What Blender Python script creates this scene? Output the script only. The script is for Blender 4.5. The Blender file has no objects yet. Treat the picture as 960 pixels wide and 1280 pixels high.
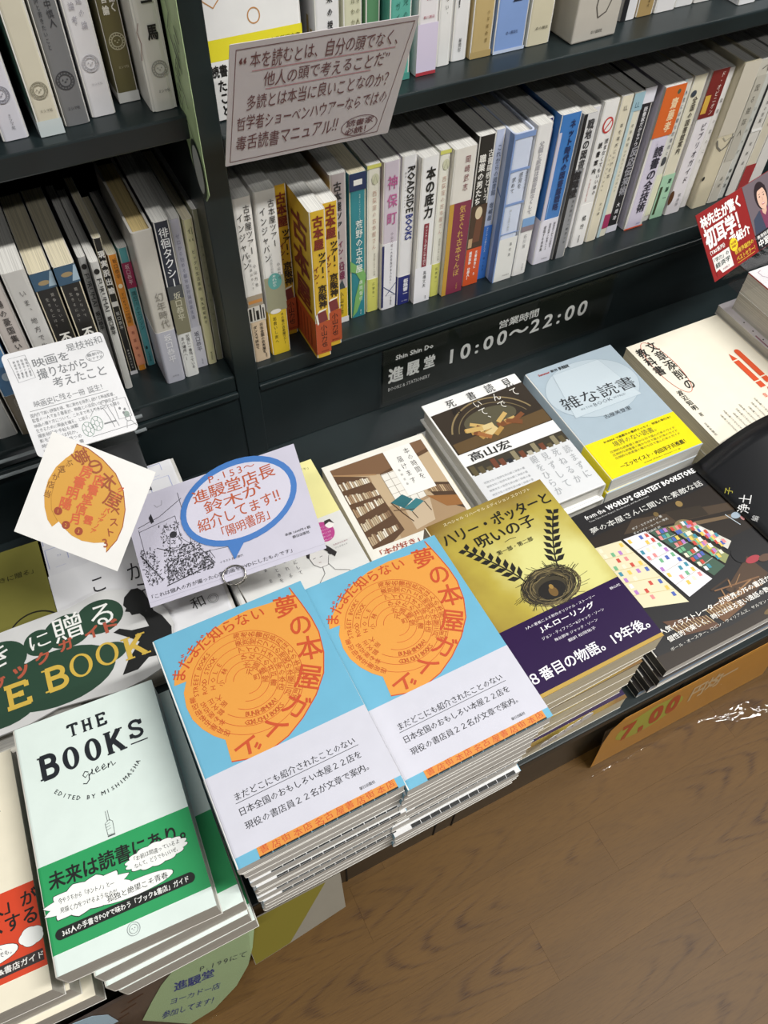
import bpy, math, random
from mathutils import Vector, Matrix
from mathutils.geometry import tessellate_polygon
random.seed(7)
S = bpy.context.scene
COL = S.collection
PI = math.pi

# ------------------------------------------------------------------ camera, light, exposure
cam_d = bpy.data.cameras.new('camera')
cam = bpy.data.objects.new('camera', cam_d); COL.objects.link(cam)
R = ((0.89177, -0.45201, 0.02062), (-0.35566, -0.72840, -0.58561), (0.27972, 0.51490, -0.81033))
cam.matrix_world = Matrix(((R[0][0], -R[1][0], -R[2][0], 0), (R[0][1], -R[1][1], -R[2][1], 0),
                           (R[0][2], -R[1][2], -R[2][2], .88), (0, 0, 0, 1)))
cam_d.sensor_fit = 'AUTO'; cam_d.sensor_width = 36; cam_d.lens = 1000 / 1280 * 36
cam_d.clip_start = .01
S.camera = cam
w = bpy.data.worlds.new('shop_air'); S.world = w; w.use_nodes = True
w.node_tree.nodes['Background'].inputs[0].default_value = (.92, .96, 1, 1)
w.node_tree.nodes['Background'].inputs[1].default_value = .025
def tube_light(name, loc, sx, sy, power, col=(1, .985, .95)):
    l = bpy.data.lights.new(name, 'AREA'); l.shape = 'RECTANGLE'; l.size = sx; l.size_y = sy
    l.energy = power; l.color = col
    o = bpy.data.objects.new(name, l); COL.objects.link(o); o.location = loc
    return o
tube_light('ceiling_tube_light', (1.15, -.40, 2.35), 1.25, .12, 50)
tube_light('ceiling_tube_light', (-.75, -.38, 2.35), 1.25, .12, 14)
tube_light('ceiling_tube_light', (.9, -1.75, 2.35), 1.25, .12, 17)
tube_light('ceiling_tube_light', (2.35, .30, 2.35), 1.25, .12, 13)
S.view_settings.view_transform = 'Standard'; S.view_settings.look = 'None'
S.view_settings.exposure = .30; S.view_settings.gamma = 1.0
S.view_settings.use_curve_mapping = False

# ------------------------------------------------------------------ materials
def lin(h):
    h = h.lstrip('#'); c = [int(h[i:i + 2], 16) / 255 for i in (0, 2, 4)]
    return tuple((x / 12.92 if x <= .04045 else ((x + .055) / 1.055) ** 2.4) for x in c) + (1,)
_M = {}
def mat(name, hexc, rough=.5, kind=None, spec=.5, hex2=None, scale=60, bump=.0, metal=0, alpha=1, coat=0):
    key = (name, hexc, rough, kind)
    if key in _M: return _M[key]
    m = bpy.data.materials.new(name); m.use_nodes = True; _M[key] = m
    nt = m.node_tree; b = nt.nodes['Principled BSDF']; L = nt.links.new
    b.inputs['Base Color'].default_value = lin(hexc); b.inputs['Roughness'].default_value = rough
    b.inputs['Specular IOR Level'].default_value = spec; b.inputs['Metallic'].default_value = metal
    b.inputs['Coat Weight'].default_value = coat; b.inputs['Coat Roughness'].default_value = .15
    def N(t, **k):
        n = nt.nodes.new(t)
        for a, v in k.items(): setattr(n, a, v)
        return n
    tc = N('ShaderNodeTexCoord')
    if kind in ('paper', 'shelf', 'pages', 'pages_up', 'mottle'):
        mp = N('ShaderNodeMapping'); L(tc.outputs['Object'], mp.inputs[0])
        sc = {'paper': (60, 60, 60), 'shelf': (14, 14, 14), 'pages': (9, 9, 1500), 'pages_up': (9, 9, 1500), 'mottle': (22, 22, 22)}[kind]
        mp.inputs['Scale'].default_value = sc
        no = N('ShaderNodeTexNoise'); no.inputs['Scale'].default_value = 1; no.inputs['Detail'].default_value = 4 if kind != 'pages' else 1
        L(mp.outputs[0], no.inputs[0])
        mx = N('ShaderNodeMix', data_type='RGBA')
        mx.inputs[6].default_value = lin(hexc)
        k = {'paper': .97, 'shelf': .72, 'pages': .74, 'pages_up': .74, 'mottle': .6}[kind]
        c = lin(hexc); mx.inputs[7].default_value = lin(hex2) if hex2 else (c[0] * k, c[1] * k, c[2] * k, 1)
        rmp = N('ShaderNodeMapRange'); rmp.inputs[1].default_value = .38; rmp.inputs[2].default_value = .66
        L(no.outputs[0], rmp.inputs[0]); L(rmp.outputs[0], mx.inputs[0]); L(mx.outputs[2], b.inputs['Base Color'])
        bp = N('ShaderNodeBump'); bp.inputs['Strength'].default_value = {'paper': .02, 'shelf': .06, 'pages': .35, 'pages_up': .35, 'mottle': .1}[kind]
        bp.inputs['Distance'].default_value = .0004
        L(no.outputs[0], bp.inputs['Height']); L(bp.outputs[0], b.inputs['Normal'])
    if alpha < 1:
        b.inputs['Alpha'].default_value = alpha
    return m
def ink(h, rough=.45): return mat('ink_' + h, h, rough)
M_SHELF = mat('painted_dark_green_board', '#1d2729', .34, 'shelf', spec=.5)
M_SHELF_TOP = M_SHELF
M_STEEL = mat('steel_wire', '#b8b4ad', .22, metal=1)
PAGE_W = mat('white_page_edges', '#e9e7e1', .8, 'pages')
PAGE_C = mat('cream_page_edges', '#e6dcbf', .8, 'pages')
PAGE_G = mat('grey_page_edges', '#d6d2c8', .8, 'pages')
PAGE_T = mat('tan_page_edges', '#c8b27c', .8, 'pages')
PG = {'w': PAGE_W, 'c': PAGE_C, 'g': PAGE_G, 't': PAGE_T}
def cov(h, rough=.42): return mat('cover_paper_' + h, h, rough, 'paper', coat=.15)

def clear_plastic(name, tint=(1, 1, 1, 1), fac=.25, bump=.3):
    m = bpy.data.materials.new(name); m.use_nodes = True; nt = m.node_tree; nt.nodes.clear()
    o = nt.nodes.new('ShaderNodeOutputMaterial'); tr = nt.nodes.new('ShaderNodeBsdfTransparent'); tr.inputs[0].default_value = tint
    gl = nt.nodes.new('ShaderNodeBsdfGlossy'); gl.inputs['Roughness'].default_value = .06
    mx = nt.nodes.new('ShaderNodeMixShader')
    fr = nt.nodes.new('ShaderNodeLayerWeight'); pw = nt.nodes.new('ShaderNodeMath'); pw.operation = 'POWER'; pw.inputs[1].default_value = 5
    ad = nt.nodes.new('ShaderNodeMath'); ad.operation = 'MULTIPLY_ADD'; ad.inputs[1].default_value = .6; ad.inputs[2].default_value = fac * .2
    nt.links.new(fr.outputs['Facing'], pw.inputs[0]); nt.links.new(pw.outputs[0], ad.inputs[0]); nt.links.new(ad.outputs[0], mx.inputs[0])
    nt.links.new(tr.outputs[0], mx.inputs[1]); nt.links.new(gl.outputs[0], mx.inputs[2]); nt.links.new(mx.outputs[0], o.inputs[0])
    tc = nt.nodes.new('ShaderNodeTexCoord'); no = nt.nodes.new('ShaderNodeTexNoise'); no.inputs['Scale'].default_value = 55
    bp = nt.nodes.new('ShaderNodeBump'); bp.inputs['Strength'].default_value = bump; bp.inputs['Distance'].default_value = .004
    nt.links.new(tc.outputs['Object'], no.inputs[0]); nt.links.new(no.outputs[0], bp.inputs['Height'])
    nt.links.new(bp.outputs[0], gl.inputs['Normal'])
    return m
M_PLASTIC = clear_plastic('crinkled_clear_plastic', bump=.5)
M_ACRYL = clear_plastic('clear_acrylic', bump=.02)

def wood_mat(i):
    m = bpy.data.materials.new('oak_plank_print'); m.use_nodes = True; nt = m.node_tree; L = nt.links.new
    b = nt.nodes['Principled BSDF']; b.inputs['Roughness'].default_value = .46; b.inputs['Specular IOR Level'].default_value = .22
    def N(t, **k):
        n = nt.nodes.new(t)
        for a, v in k.items(): setattr(n, a, v)
        return n
    def mth(op, a, b_=None, c=None, clamp=False):
        n = N('ShaderNodeMath', operation=op, use_clamp=clamp)
        for j, x in enumerate((a, b_, c)):
            if x is None: continue
            if isinstance(x, (int, float)): n.inputs[j].default_value = x
            else: L(x, n.inputs[j])
        return n.outputs[0]
    def noise(scale, detail=2, off=0, rot=0):
        mp = N('ShaderNodeMapping'); L(tc.outputs['Object'], mp.inputs[0]); mp.inputs['Scale'].default_value = scale; mp.inputs['Location'].default_value = (i * 3.7 + off, i * 1.31 + off, 0); mp.inputs['Rotation'].default_value = (0, 0, rot)
        n = N('ShaderNodeTexNoise'); n.inputs['Scale'].default_value = 1; n.inputs['Detail'].default_value = detail; L(mp.outputs[0], n.inputs[0]); return n.outputs[0]
    tc = N('ShaderNodeTexCoord'); sp = N('ShaderNodeSeparateXYZ'); L(tc.outputs['Object'], sp.inputs[0])
    fr = mth('FRACT', mth('MULTIPLY', mth('SUBTRACT', .101 + .055 * 100, sp.outputs['Y']), 1 / .055))
    d = mth('SUBTRACT', fr, [.5, .38, .62, .45, .56][i % 5])
    d2 = mth('MULTIPLY', mth('MULTIPLY', d, d), [70, 95, 60, 85, 75][i % 5])
    wob = mth('MULTIPLY', noise((9, 60, 1), 3, 2.2), 9)
    ph = mth('ADD', mth('ADD', mth('MULTIPLY', sp.outputs['X'], [150, -135, 160, -150, 140][i % 5]), d2), wob)
    ring = mth('POWER', mth('MULTIPLY_ADD', mth('SINE', ph), .5, .5), 4)
    fib = N('ShaderNodeMapRange'); fib.inputs[1].default_value = .46; fib.inputs[2].default_value = .64; L(noise((60, 800, 1), 3, 5, .04), fib.inputs[0])
    mask = N('ShaderNodeMapRange'); mask.inputs[1].default_value = .44; mask.inputs[2].default_value = .60; L(noise((4.5, 16, 1), 1, 9), mask.inputs[0])
    mid = mth('SUBTRACT', 1, mth('MULTIPLY', mth('ABSOLUTE', d), 2.1), None, True)
    g = mth('MULTIPLY', mth('MULTIPLY', ring, mask.outputs[0]), mid)
    tot = mth('ADD', mth('MULTIPLY', g, mth('MULTIPLY_ADD', fib.outputs[0], .45, .5)), mth('MULTIPLY', fib.outputs[0], .20), None, True)
    mx0 = N('ShaderNodeMix', data_type='RGBA'); mx0.inputs[6].default_value = lin('#503712'); mx0.inputs[7].default_value = lin('#67491c'); L(noise((7, 30, 1), 5, 1), mx0.inputs[0])
    mx = N('ShaderNodeMix', data_type='RGBA'); L(mx0.outputs[2], mx.inputs[6]); mx.inputs[7].default_value = lin('#3a2208'); L(tot, mx.inputs[0])
    hs = N('ShaderNodeHueSaturation'); hs.inputs['Value'].default_value = 1 + [0, .07, -.06, .03, -.03][i % 5]; L(mx.outputs[2], hs.inputs['Color']); L(hs.outputs[0], b.inputs['Base Color'])
    bp = N('ShaderNodeBump', invert=True); bp.inputs['Strength'].default_value = .12; bp.inputs['Distance'].default_value = .0005
    L(tot, bp.inputs['Height']); L(bp.outputs[0], b.inputs['Normal'])
    return m

# ------------------------------------------------------------------ object helpers
def link_mesh(name, verts, faces, mats, parent=None, fmat=None, smooth=False):
    me = bpy.data.meshes.new(name); me.from_pydata([tuple(v) for v in verts], [], faces)
    for m in (mats if isinstance(mats, (list, tuple)) else [mats]): me.materials.append(m)
    if fmat: me.polygons.foreach_set('material_index', fmat)
    if smooth: me.polygons.foreach_set('use_smooth', [True] * len(me.polygons))
    me.update()
    o = bpy.data.objects.new(name, me); COL.objects.link(o)
    if parent: o.parent = parent
    return o
def tag(o, label=None, cat=None, group=None, kind=None):
    if label: o['label'] = label
    if cat: o['category'] = cat
    if group: o['group'] = group
    if kind: o['kind'] = kind
    return o
def thing(name, label, cat, loc=(0, 0, 0), mtx=None, group=None):
    o = bpy.data.objects.new(name, None); o.empty_display_size = .02; COL.objects.link(o)
    o.location = loc
    if mtx is not None: o.matrix_world = mtx
    return tag(o, label, cat, group)
BOXF = [(0, 3, 2, 1), (4, 5, 6, 7), (0, 1, 5, 4), (1, 2, 6, 5), (2, 3, 7, 6), (3, 0, 4, 7)]
def boxv(x0, x1, y0, y1, z0, z1):
    return [(x0, y0, z0), (x1, y0, z0), (x1, y1, z0), (x0, y1, z0), (x0, y0, z1), (x1, y0, z1), (x1, y1, z1), (x0, y1, z1)]
def box(name, x0, x1, y0, y1, z0, z1, m, parent=None, bevel=0):
    o = link_mesh(name, boxv(x0, x1, y0, y1, z0, z1), BOXF, m, parent)
    if bevel:
        b = o.modifiers.new('bevel', 'BEVEL'); b.width = bevel; b.segments = 2; b.limit_method = 'ANGLE'
    return o
def multibox(name, boxes, m, parent=None, bevel=0):
    v = []; f = []
    for b in boxes:
        n = len(v); v += boxv(*b); f += [tuple(i + n for i in q) for q in BOXF]
    o = link_mesh(name, v, f, m, parent)
    if bevel:
        b = o.modifiers.new('bevel', 'BEVEL'); b.width = bevel; b.segments = 2
    return o
def tube(name, pts, r, m, parent=None, closed=False, n=10):
    pts = [Vector(p) for p in pts]; v = []; f = []; K = len(pts)
    for i, p in enumerate(pts):
        a = pts[(i - 1) % K] if (closed or i > 0) else p; b = pts[(i + 1) % K] if (closed or i < K - 1) else p
        t = (b - a).normalized(); up = Vector((0, 0, 1)) if abs(t.z) < .9 else Vector((1, 0, 0))
        x = t.cross(up).normalized(); y = t.cross(x)
        for k in range(n):
            an = 2 * PI * k / n; v.append(p + (x * math.cos(an) + y * math.sin(an)) * r)
    for i in range(K if closed else K - 1):
        j = (i + 1) % K
        for k in range(n): f.append((i * n + k, i * n + (k + 1) % n, j * n + (k + 1) % n, j * n + k))
    if not closed: f.append(tuple(range(n))); f.append(tuple((K - 1) * n + k for k in range(n)))
    return link_mesh(name, v, f, m, parent, smooth=True)

# ------------------------------------------------------------------ glyphs
_gs = bpy.data.scenes.new('glyph_bench'); _gc = bpy.data.curves.new('glyph', 'FONT'); _go = bpy.data.objects.new('glyph', _gc)
_gs.collection.objects.link(_go); _gc.fill_mode = 'FRONT'; _gc.size = 1
_G = {}
def glyph(s, bold=0, res=1):
    k = (s, bold, res)
    if k in _G: return _G[k]
    _gc.body = s; _gc.offset = bold; _gc.resolution_u = res
    _gs.view_layers[0].update(); dg = _gs.view_layers[0].depsgraph
    e = _go.evaluated_get(dg); me = e.to_mesh()
    v = [(p.co.x, p.co.y) for p in me.vertices]; f = [tuple(p.vertices) for p in me.polygons]
    e.to_mesh_clear()
    if v: bb = (min(a[0] for a in v), max(a[0] for a in v), min(a[1] for a in v), max(a[1] for a in v))
    else: bb = (0, .3, 0, .7)
    _G[k] = (v, f, bb); return _G[k]
ROTV = 'ー～―…（）「」『』〜：'
class Pr:
    """flat print on a surface; coordinates in millimetres; map(u_m, v_m, layer)->local point"""
    def __init__(self, mp): self.mp = mp; self.v = []; self.f = []; self.fm = []; self.m = []
    def mi(self, m):
        if isinstance(m, str): m = ink(m)
        if m not in self.m: self.m.append(m)
        return self.m.index(m)
    def raw(self, pts, faces, m, ly):
        n = len(self.v); k = self.mi(m); self.k = (getattr(self, 'k', 0) + 1) % 24; ly = ly + .035 * self.k
        self.v += [self.mp(x * .001, y * .001, ly) for x, y in pts]
        xs = [p[0] for p in pts] or [0]; ys = [p[1] for p in pts] or [0]; self.c = getattr(self, 'c', []); self.c.append([min(xs), max(xs), min(ys), max(ys), n, n + len(pts), len(self.f), len(self.f) + len(faces)])
        for q in faces: self.f.append(tuple(i + n for i in q)); self.fm.append(k)
    def poly(self, pts, m, ly=1):
        if len(pts) <= 4: self.raw(pts, [tuple(range(len(pts)))], m, ly); return
        self.raw(pts, [tuple(t) for t in tessellate_polygon([[Vector((x, y, 0)) for x, y in pts]])], m, ly)
    def rect(self, x0, x1, y0, y1, m, ly=1): self.raw([(x0, y0), (x1, y0), (x1, y1), (x0, y1)], [(0, 1, 2, 3)], m, ly)
    def ell(self, cx, cy, rx, ry, m, ly=1, n=28, a0=0):
        self.raw([(cx + rx * math.cos(2 * PI * i / n) * math.cos(a0) - ry * math.sin(2 * PI * i / n) * math.sin(a0),
                   cy + rx * math.cos(2 * PI * i / n) * math.sin(a0) + ry * math.sin(2 * PI * i / n) * math.cos(a0)) for i in range(n)], [tuple(range(n))], m, ly)
    def line(self, pts, wd, m, ly=2, closed=False):
        P = [Vector(p) for p in pts]; K = len(P); vs = []
        for i, p in enumerate(P):
            a = P[(i - 1) % K] if (closed or i) else p; b = P[(i + 1) % K] if (closed or i < K - 1) else p
            t = (b - a); t = t.normalized() if t.length > 1e-9 else Vector((1, 0)); nn = Vector((-t.y, t.x)) * wd / 2
            vs += [tuple(p + nn), tuple(p - nn)]
        fs = [(2 * i, 2 * i + 1, (2 * i + 3) % (2 * K), (2 * i + 2) % (2 * K)) for i in range(K if closed else K - 1)]
        self.raw(vs, fs, m, ly)
    def ring(self, cx, cy, rx, ry, wd, m, ly=2, n=32, a0=0, a1=2 * PI):
        full = abs(a1 - a0 - 2 * PI) < 1e-6
        k = n if full else n + 1
        self.line([(cx + rx * math.cos(a0 + (a1 - a0) * i / n), cy + ry * math.sin(a0 + (a1 - a0) * i / n)) for i in range(k)], wd, m, ly, closed=full)
    def put(self, g, M2, m, ly, bold=0):  # M2: function (x,y)->(u,v)
        for dx, dy in (((0, 0),) if bold <= 0 else ((-bold, -bold), (bold, -bold), (-bold, bold), (bold, bold))):
            self.raw([M2(x + dx, y + dy) for x, y in g[0]], g[1], m, ly)
    def T(self, s, x, y, wd, h, m='#1a1a1a', bold=0, rot=0, ly=3, shear=0, res=1):
        """one line of text fitted in the box wd x h whose lower left corner is x, y; rot in degrees"""
        g = glyph(s, 0, 3 if h > 8 else res); b = g[2]; sx = wd / (b[1] - b[0]); sy = h / (b[3] - b[2])
        c, sn = math.cos(math.radians(rot)), math.sin(math.radians(rot))
        def f(a, q):
            X = (a - b[0]) * sx; Y = (q - b[2]) * sy; X += Y * shear
            return (x + X * c - Y * sn, y + X * sn + Y * c)
        self.put(g, f, m, ly, bold)
    def ch(self, s, cx, cy, wd, h, m, bold=0, rot=0, ly=3, res=1):
        """one character centred on its em box"""
        g = glyph(s, 0, 3 if wd > 8.5 else res); c, sn = math.cos(math.radians(rot)), math.sin(math.radians(rot))
        mid = .5 if ord(s[0]) > 0x2000 else (g[2][0] + g[2][1]) / 2
        def f(a, q):
            X = (a - mid) * wd; Y = (q - .36) * h; return (cx + X * c - Y * sn, cy + X * sn + Y * c)
        self.put(g, f, m, ly, bold)
    def V(self, s, cx, y1, y0, wd, m='#1a1a1a', bold=0, ly=3, jit=0):
        """vertical line from y1 (top) down to y0"""
        p = (y1 - y0) / len(s); hh = min(p * 1.0, wd * 1.35)
        for i, c in enumerate(s):
            if c in ' 　': continue
            cy = y1 - p * (i + .5)
            if c in ROTV: self.ch(c, cx, cy, hh, wd, m, bold, -90, ly)
            elif c in '、。': self.ch(c, cx + wd * .55, cy + p * .5, wd, hh, m, bold, 0, ly)
            else: self.ch(c, cx + random.uniform(-jit, jit), cy, wd, hh, m, bold, random.uniform(-8, 8) * (jit > 0), ly)
    def D(self, s, cx, y1, y0, wd, m='#1a1a1a', bold=0, ly=3):
        """Latin run turned to read downwards"""
        self.T(s, cx - wd / 2, y1, y1 - y0, wd, m, bold, -90, ly)
    def H(self, s, x, y, wd, h, m='#1a1a1a', bold=0, rot=0, jit=0, ly=3):
        """hand lettered line, each character with its own wobble"""
        wt = [1 if ord(q) > 0x2000 else (.45 if q in ' .,:;!' else .68) for q in s]; c, sn = math.cos(math.radians(rot)), math.sin(math.radians(rot)); p = wd / sum(wt); acc = 0
        for i, q in enumerate(s):
            X = p * (acc + wt[i] / 2); acc += wt[i]
            if q in ' 　': continue
            Y = h / 2 + random.uniform(-jit, jit) * h
            self.ch(q, x + X * c - Y * sn, y + X * sn + Y * c, p * 1.02, h * random.uniform(.92, 1.08), m, bold, rot + random.uniform(-60, 60) * jit, ly)
    def arc(self, s, cx, cy, r, a0, a1, size, m, bold=0, up=True, ly=3, ry=None):
        """characters along an arc from angle a0 to a1 (degrees); up: tops point outwards, else vertical-style"""
        n = len(s); ry = ry or r
        for i, q in enumerate(s):
            a = math.radians(a0 + (a1 - a0) * (i + .5) / n)
            rot = math.degrees(a) - 90 if up is True else (math.degrees(a) + 90 if up == 'in' else math.degrees(a))
            if q != ' ': self.ch(q, cx + r * math.cos(a), cy + ry * math.sin(a), size, size, m, bold, rot, ly)
    def build(self, name, parent, label=None, gap=5):
        """one mesh per cluster of print: pieces of print further than gap apart become parts of their own"""
        if not self.v: return
        G = [[c] for c in self.c]; B = [c[:4] for c in self.c]; i = 0
        while i < len(G):
            j = i + 1; hit = False
            while j < len(G):
                a, b = B[i], B[j]
                if a[0] - gap < b[1] and b[0] - gap < a[1] and a[2] - gap < b[3] and b[2] - gap < a[3]:
                    G[i] += G.pop(j); B.pop(j); B[i] = [min(a[0], b[0]), max(a[1], b[1]), min(a[2], b[2]), max(a[3], b[3])]; hit = True; continue
                j += 1
            if not hit: i += 1
        if len(G) > 1:
            o = None
            for g in G:
                v = []; f = []; fm = []
                for c in g:
                    k = len(v) - c[4]; v += self.v[c[4]:c[5]]
                    for q in range(c[6], c[7]): f.append(tuple(t + k for t in self.f[q])); fm.append(self.fm[q])
                used = sorted(set(fm)); o = link_mesh(name, v, f, [self.m[u] for u in used], parent, [used.index(u) for u in fm])
                if label: o['label'] = label
            return o
        o = link_mesh(name, self.v, self.f, self.m, parent, self.fm)
        if label: o['label'] = label
        return o
def flatmap(z): return lambda u, v, l: (u, v, z + .00008 * l)
def frontmap(y, s=1): return lambda u, v, l: (u, y - .00008 * l, v)

# ------------------------------------------------------------------ books
def u_wrap(w, h0, h1, t, c, r, e=0.0, spine='L'):
    """cover sheet folded round a block: spine at x=0, boards at z=0 and z=t; e = outward offset"""
    out = [(w, -e)]; k = 4
    for i in range(k + 1):
        a = -PI / 2 - i * PI / 2 / k; out.append((r + (r + e) * math.cos(a), r + (r + e) * math.sin(a)))
    for i in range(k + 1):
        a = PI - i * PI / 2 / k; out.append((r + (r + e) * math.cos(a), t - r + (r + e) * math.sin(a)))
    out.append((w, t + e))
    ri = max(r - c, .0001); inn = [(w, c)]
    for i in range(k + 1):
        a = -PI / 2 - i * PI / 2 / k; inn.append((c + ri + ri * math.cos(a), c + ri + ri * math.sin(a)))
    for i in range(k + 1):
        a = PI - i * PI / 2 / k; inn.append((c + ri + ri * math.cos(a), t - c - ri + ri * math.sin(a)))
    inn.append((w, t - c))
    n = len(out); v = []
    for y in (h0, h1):
        for p in out + inn: v.append(((p[0] if spine == 'L' else w - p[0]), y, p[1]))
    f = []
    for i in range(n - 1):
        f.append((i, i + 1, 2 * n + i + 1, 2 * n + i))
        f.append((n + i, 3 * n + i, 3 * n + i + 1, n + i + 1))
        f.append((i, n + i, n + i + 1, i + 1)); f.append((2 * n + i, 2 * n + i + 1, 3 * n + i + 1, 3 * n + i))
    f.append((0, 2 * n, 3 * n, n)); f.append((n - 1, 2 * n - 1, 4 * n - 1, 3 * n - 1))
    if spine == 'R': f = [tuple(reversed(q)) for q in f]
    return v, f, ([0, 1, 1, 1] * (n - 1)) + [1, 1]
def book(name, label, mtx, w, h, t, cover, pages='w', spine='L', hard=False, band=None, group=None, cat='book', r=None):
    root = thing(name, label, cat, mtx=mtx, group=group)
    c = .0022 if hard else .0005; r = r if r is not None else min(.003, t * .3)
    v, f, fm = u_wrap(w, 0, h, t, c, r, 0, spine)
    cm = cov(cover) if isinstance(cover, str) else cover
    link_mesh('cover', v, f, [cm, cm if hard else cov('#dedcd6')], root, fm)
    ins = .003 if hard else .0003
    x0, x1 = (c, w - ins - .0004); 
    if spine == 'R': x0, x1 = ins + .0004, w - c
    box('page_block', x0, x1, ins, h - ins, c, t - c, PG[pages], root)
    if band:
        b0, b1 = band[1], band[2]
        v, f, fm = u_wrap(w, b0, b1, t, .0002, r, .00025, spine)
        link_mesh('paper_band', v, f, [cov(band[0]) if isinstance(band[0], str) else band[0], cov('#dedcd6')], root, fm)
    return root
SHELF_ROT = Matrix(((0, 0, 1, 0), (1, 0, 0, 0), (0, 1, 0, 0), (0, 0, 0, 1)))  # canonical x->+Y, y->+Z, z->+X
def spine_map(u, v, l): return (-.0003 - .00008 * l, v, u)
def side_map(d): return lambda u, v, l: (d - u, v, -.0003 - .00008 * l)

# ================================================================== SETTING
Z1 = .255          # lower shelf top
floor = box('floor', -1.2, 2.2, -1.6, 1.0, -.03, -.0042, mat('screed', '#3a2f22', .8), None); floor['kind'] = 'structure'
woods = [wood_mat(i) for i in range(5)]
pk = 0
PW = .055
joint = {0: .316, 2: .363, 1: .205, 3: .12, 4: .40, 5: .25, -1: .52, -2: .1}
for row in range(-2, 26):
    y1 = .101 - PW * row
    off = joint.get(row, random.uniform(0, .45))
    if row < 10: L_, xs = .46, [off + .46 * k for k in range(-3, 3)]
    else: L_, xs = 1.1, [off + 1.1 * k for k in range(-2, 1)]
    for x in xs:
        me = box('plank', x + .00007, x + L_ - .00007, y1 - PW + .00005, y1 - .00005, -.004, 0, woods[(pk * 7 + row) % 5], floor)
        pk += 1
# plinth (flat display base)
pl = box('trim_1', -.75, 1.1, .158, .9, .104, .12, M_SHELF, bevel=.0015); pl['kind'] = 'structure'
kick = box('baseboard_front', -.75, 1.1, .163, .175, -.0, .103, mat('dark_brown_kick_board', '#2c2a22', .3, 'shelf'))
kick['kind'] = 'structure'
for sx in (.06, .16, .182, .46, .76): box('panel_joint', sx, sx + .0015, .1622, .163, .0, .103, mat('joint_shadow_gap', '#0d0e0d', .7), kick)

# bookcase as one continuous carcass with its boards as parts
bc = thing('bookcase', 'dark green painted wooden bookcase with two bays of shelves', 'bookcase', (0, 0, 0))
box('riser_panel', -.75, 1.1, .632, .645, .12, .228, M_SHELF, bc, .001)
for x0, x1, zt, zb in ((-.75, .152, .2545, .2285), (.177, 1.1, .2545, .2285)):
    box('shelf', x0, x1, .632, .90, zb + .004, zt, M_SHELF, bc, .0018)
    box('shelf_lip', x0, x1, .6285, .64, .2235, .2315, M_SHELF, bc, .0015)
box('shelf', -.75, .152, .632, .90, .524, .544, M_SHELF, bc, .0018)
box('shelf', .177, 1.1, .632, .90, .502, .519, M_SHELF, bc, .0018)
box('shelf', -.75, .152, .632, .90, .80, .82, M_SHELF, bc, .0018)
box('shelf', .177, 1.1, .632, .90, .785, .805, M_SHELF, bc, .0018)
box('post', .152, .177, .630, .90, .12, 1.35, M_SHELF, bc, .001)
box('post', -.775, -.75, .630, .90, .12, 1.35, M_SHELF, bc, .001)
box('post', 1.1, 1.125, .630, .90, .12, 1.35, M_SHELF, bc, .001)
box('back_panel', -.775, 1.125, .90, .91, .12, 1.35, M_SHELF, bc)
box('top_board', -.775, 1.125, .625, .91, 1.35, 1.37, M_SHELF, bc)
box('highlight_strip', -.75, .045, .6255, .6285, .2465, .2485, mat('highlight_grey', '#8d9496', .25), bc)  # two pale grey strips stand in for gloss highlights along the left shelf edge
box('highlight_strip', -.75, .045, .6255, .6285, .2255, .2275, mat('highlight_grey', '#8d9496', .25), bc)

# ================================================================== SHELVED BOOKS
def shelf_book(label, x0, y, z, h, t, cover, items=(), d=.128, pages='w', hard=False, band=None, lean=0, group=None, name='paperback', side=None, push=0, r=None, yaw=0):
    """spine items are in millimetres: x across as a fraction of the thickness, y up"""
    M_ = Matrix.Translation((x0, y, z)) @ Matrix.Rotation(math.radians(yaw), 4, 'Z') @ Matrix.Rotation(math.radians(lean), 4, 'Y') @ SHELF_ROT
    b = book(name, label, M_, d, h, t, cover, pages, 'L', hard, band, group, r=r)
    T = t * 1000; p = Pr(spine_map); pic = Pr(spine_map)
    for it in items:
        k = it[0]
        if k == 'V': p.V(it[1], it[2] * T, it[3], it[4], it[5], it[6], it[7] if len(it) > 7 else 0, ly=4)
        elif k == 'D': p.D(it[1], it[2] * T, it[3], it[4], it[5], it[6], it[7] if len(it) > 7 else 0, ly=4)
        elif k == 'T': p.T(it[1], it[2] * T, it[3], it[4], it[5], it[6], it[7] if len(it) > 7 else 0, ly=5)
        elif k == 'R': pic.rect(it[1] * T, it[2] * T, it[3], it[4], it[5], 3 if len(it) < 7 else it[6])
        elif k == 'E': pic.ell(it[1] * T, it[2], it[3], it[4], it[5], 3 if len(it) < 7 else it[6])
        elif k == 'P': pic.poly([(a * T, c) for a, c in it[1]], it[2], 3 if len(it) < 4 else it[3])
        elif k == 'L': pic.line([(a * T, c) for a, c in it[1]], it[2], it[3], 4)
        elif k == 'S':   # round publisher's seal
            cx, cy, rr, cl = it[1] * T, it[2], it[3], it[4]
            pic.ring(cx, cy, rr, rr, rr * .12, cl, 4, 24); pic.ring(cx, cy, rr * .68, rr * .68, rr * .12, cl, 4, 20)
            for a in range(16): pic.ell(cx + rr * .84 * math.cos(a * .393), cy + rr * .84 * math.sin(a * .393), rr * .07, rr * .07, cl, 4, 6)
            pic.ell(cx - rr * .25, cy + rr * .1, rr * .08, rr * .1, cl, 4, 8); pic.ell(cx + rr * .25, cy + rr * .1, rr * .08, rr * .1, cl, 4, 8)
            pic.ell(cx, cy - rr * .15, rr * .12, rr * .08, cl, 4, 8)
    pic.build('spine_picture', b); p.build('spine_lettering', b)
    if side:
        q = Pr(side_map(d)); side(q, d * 1000, h * 1000); q.build('cover_lettering', b)
    return b
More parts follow.
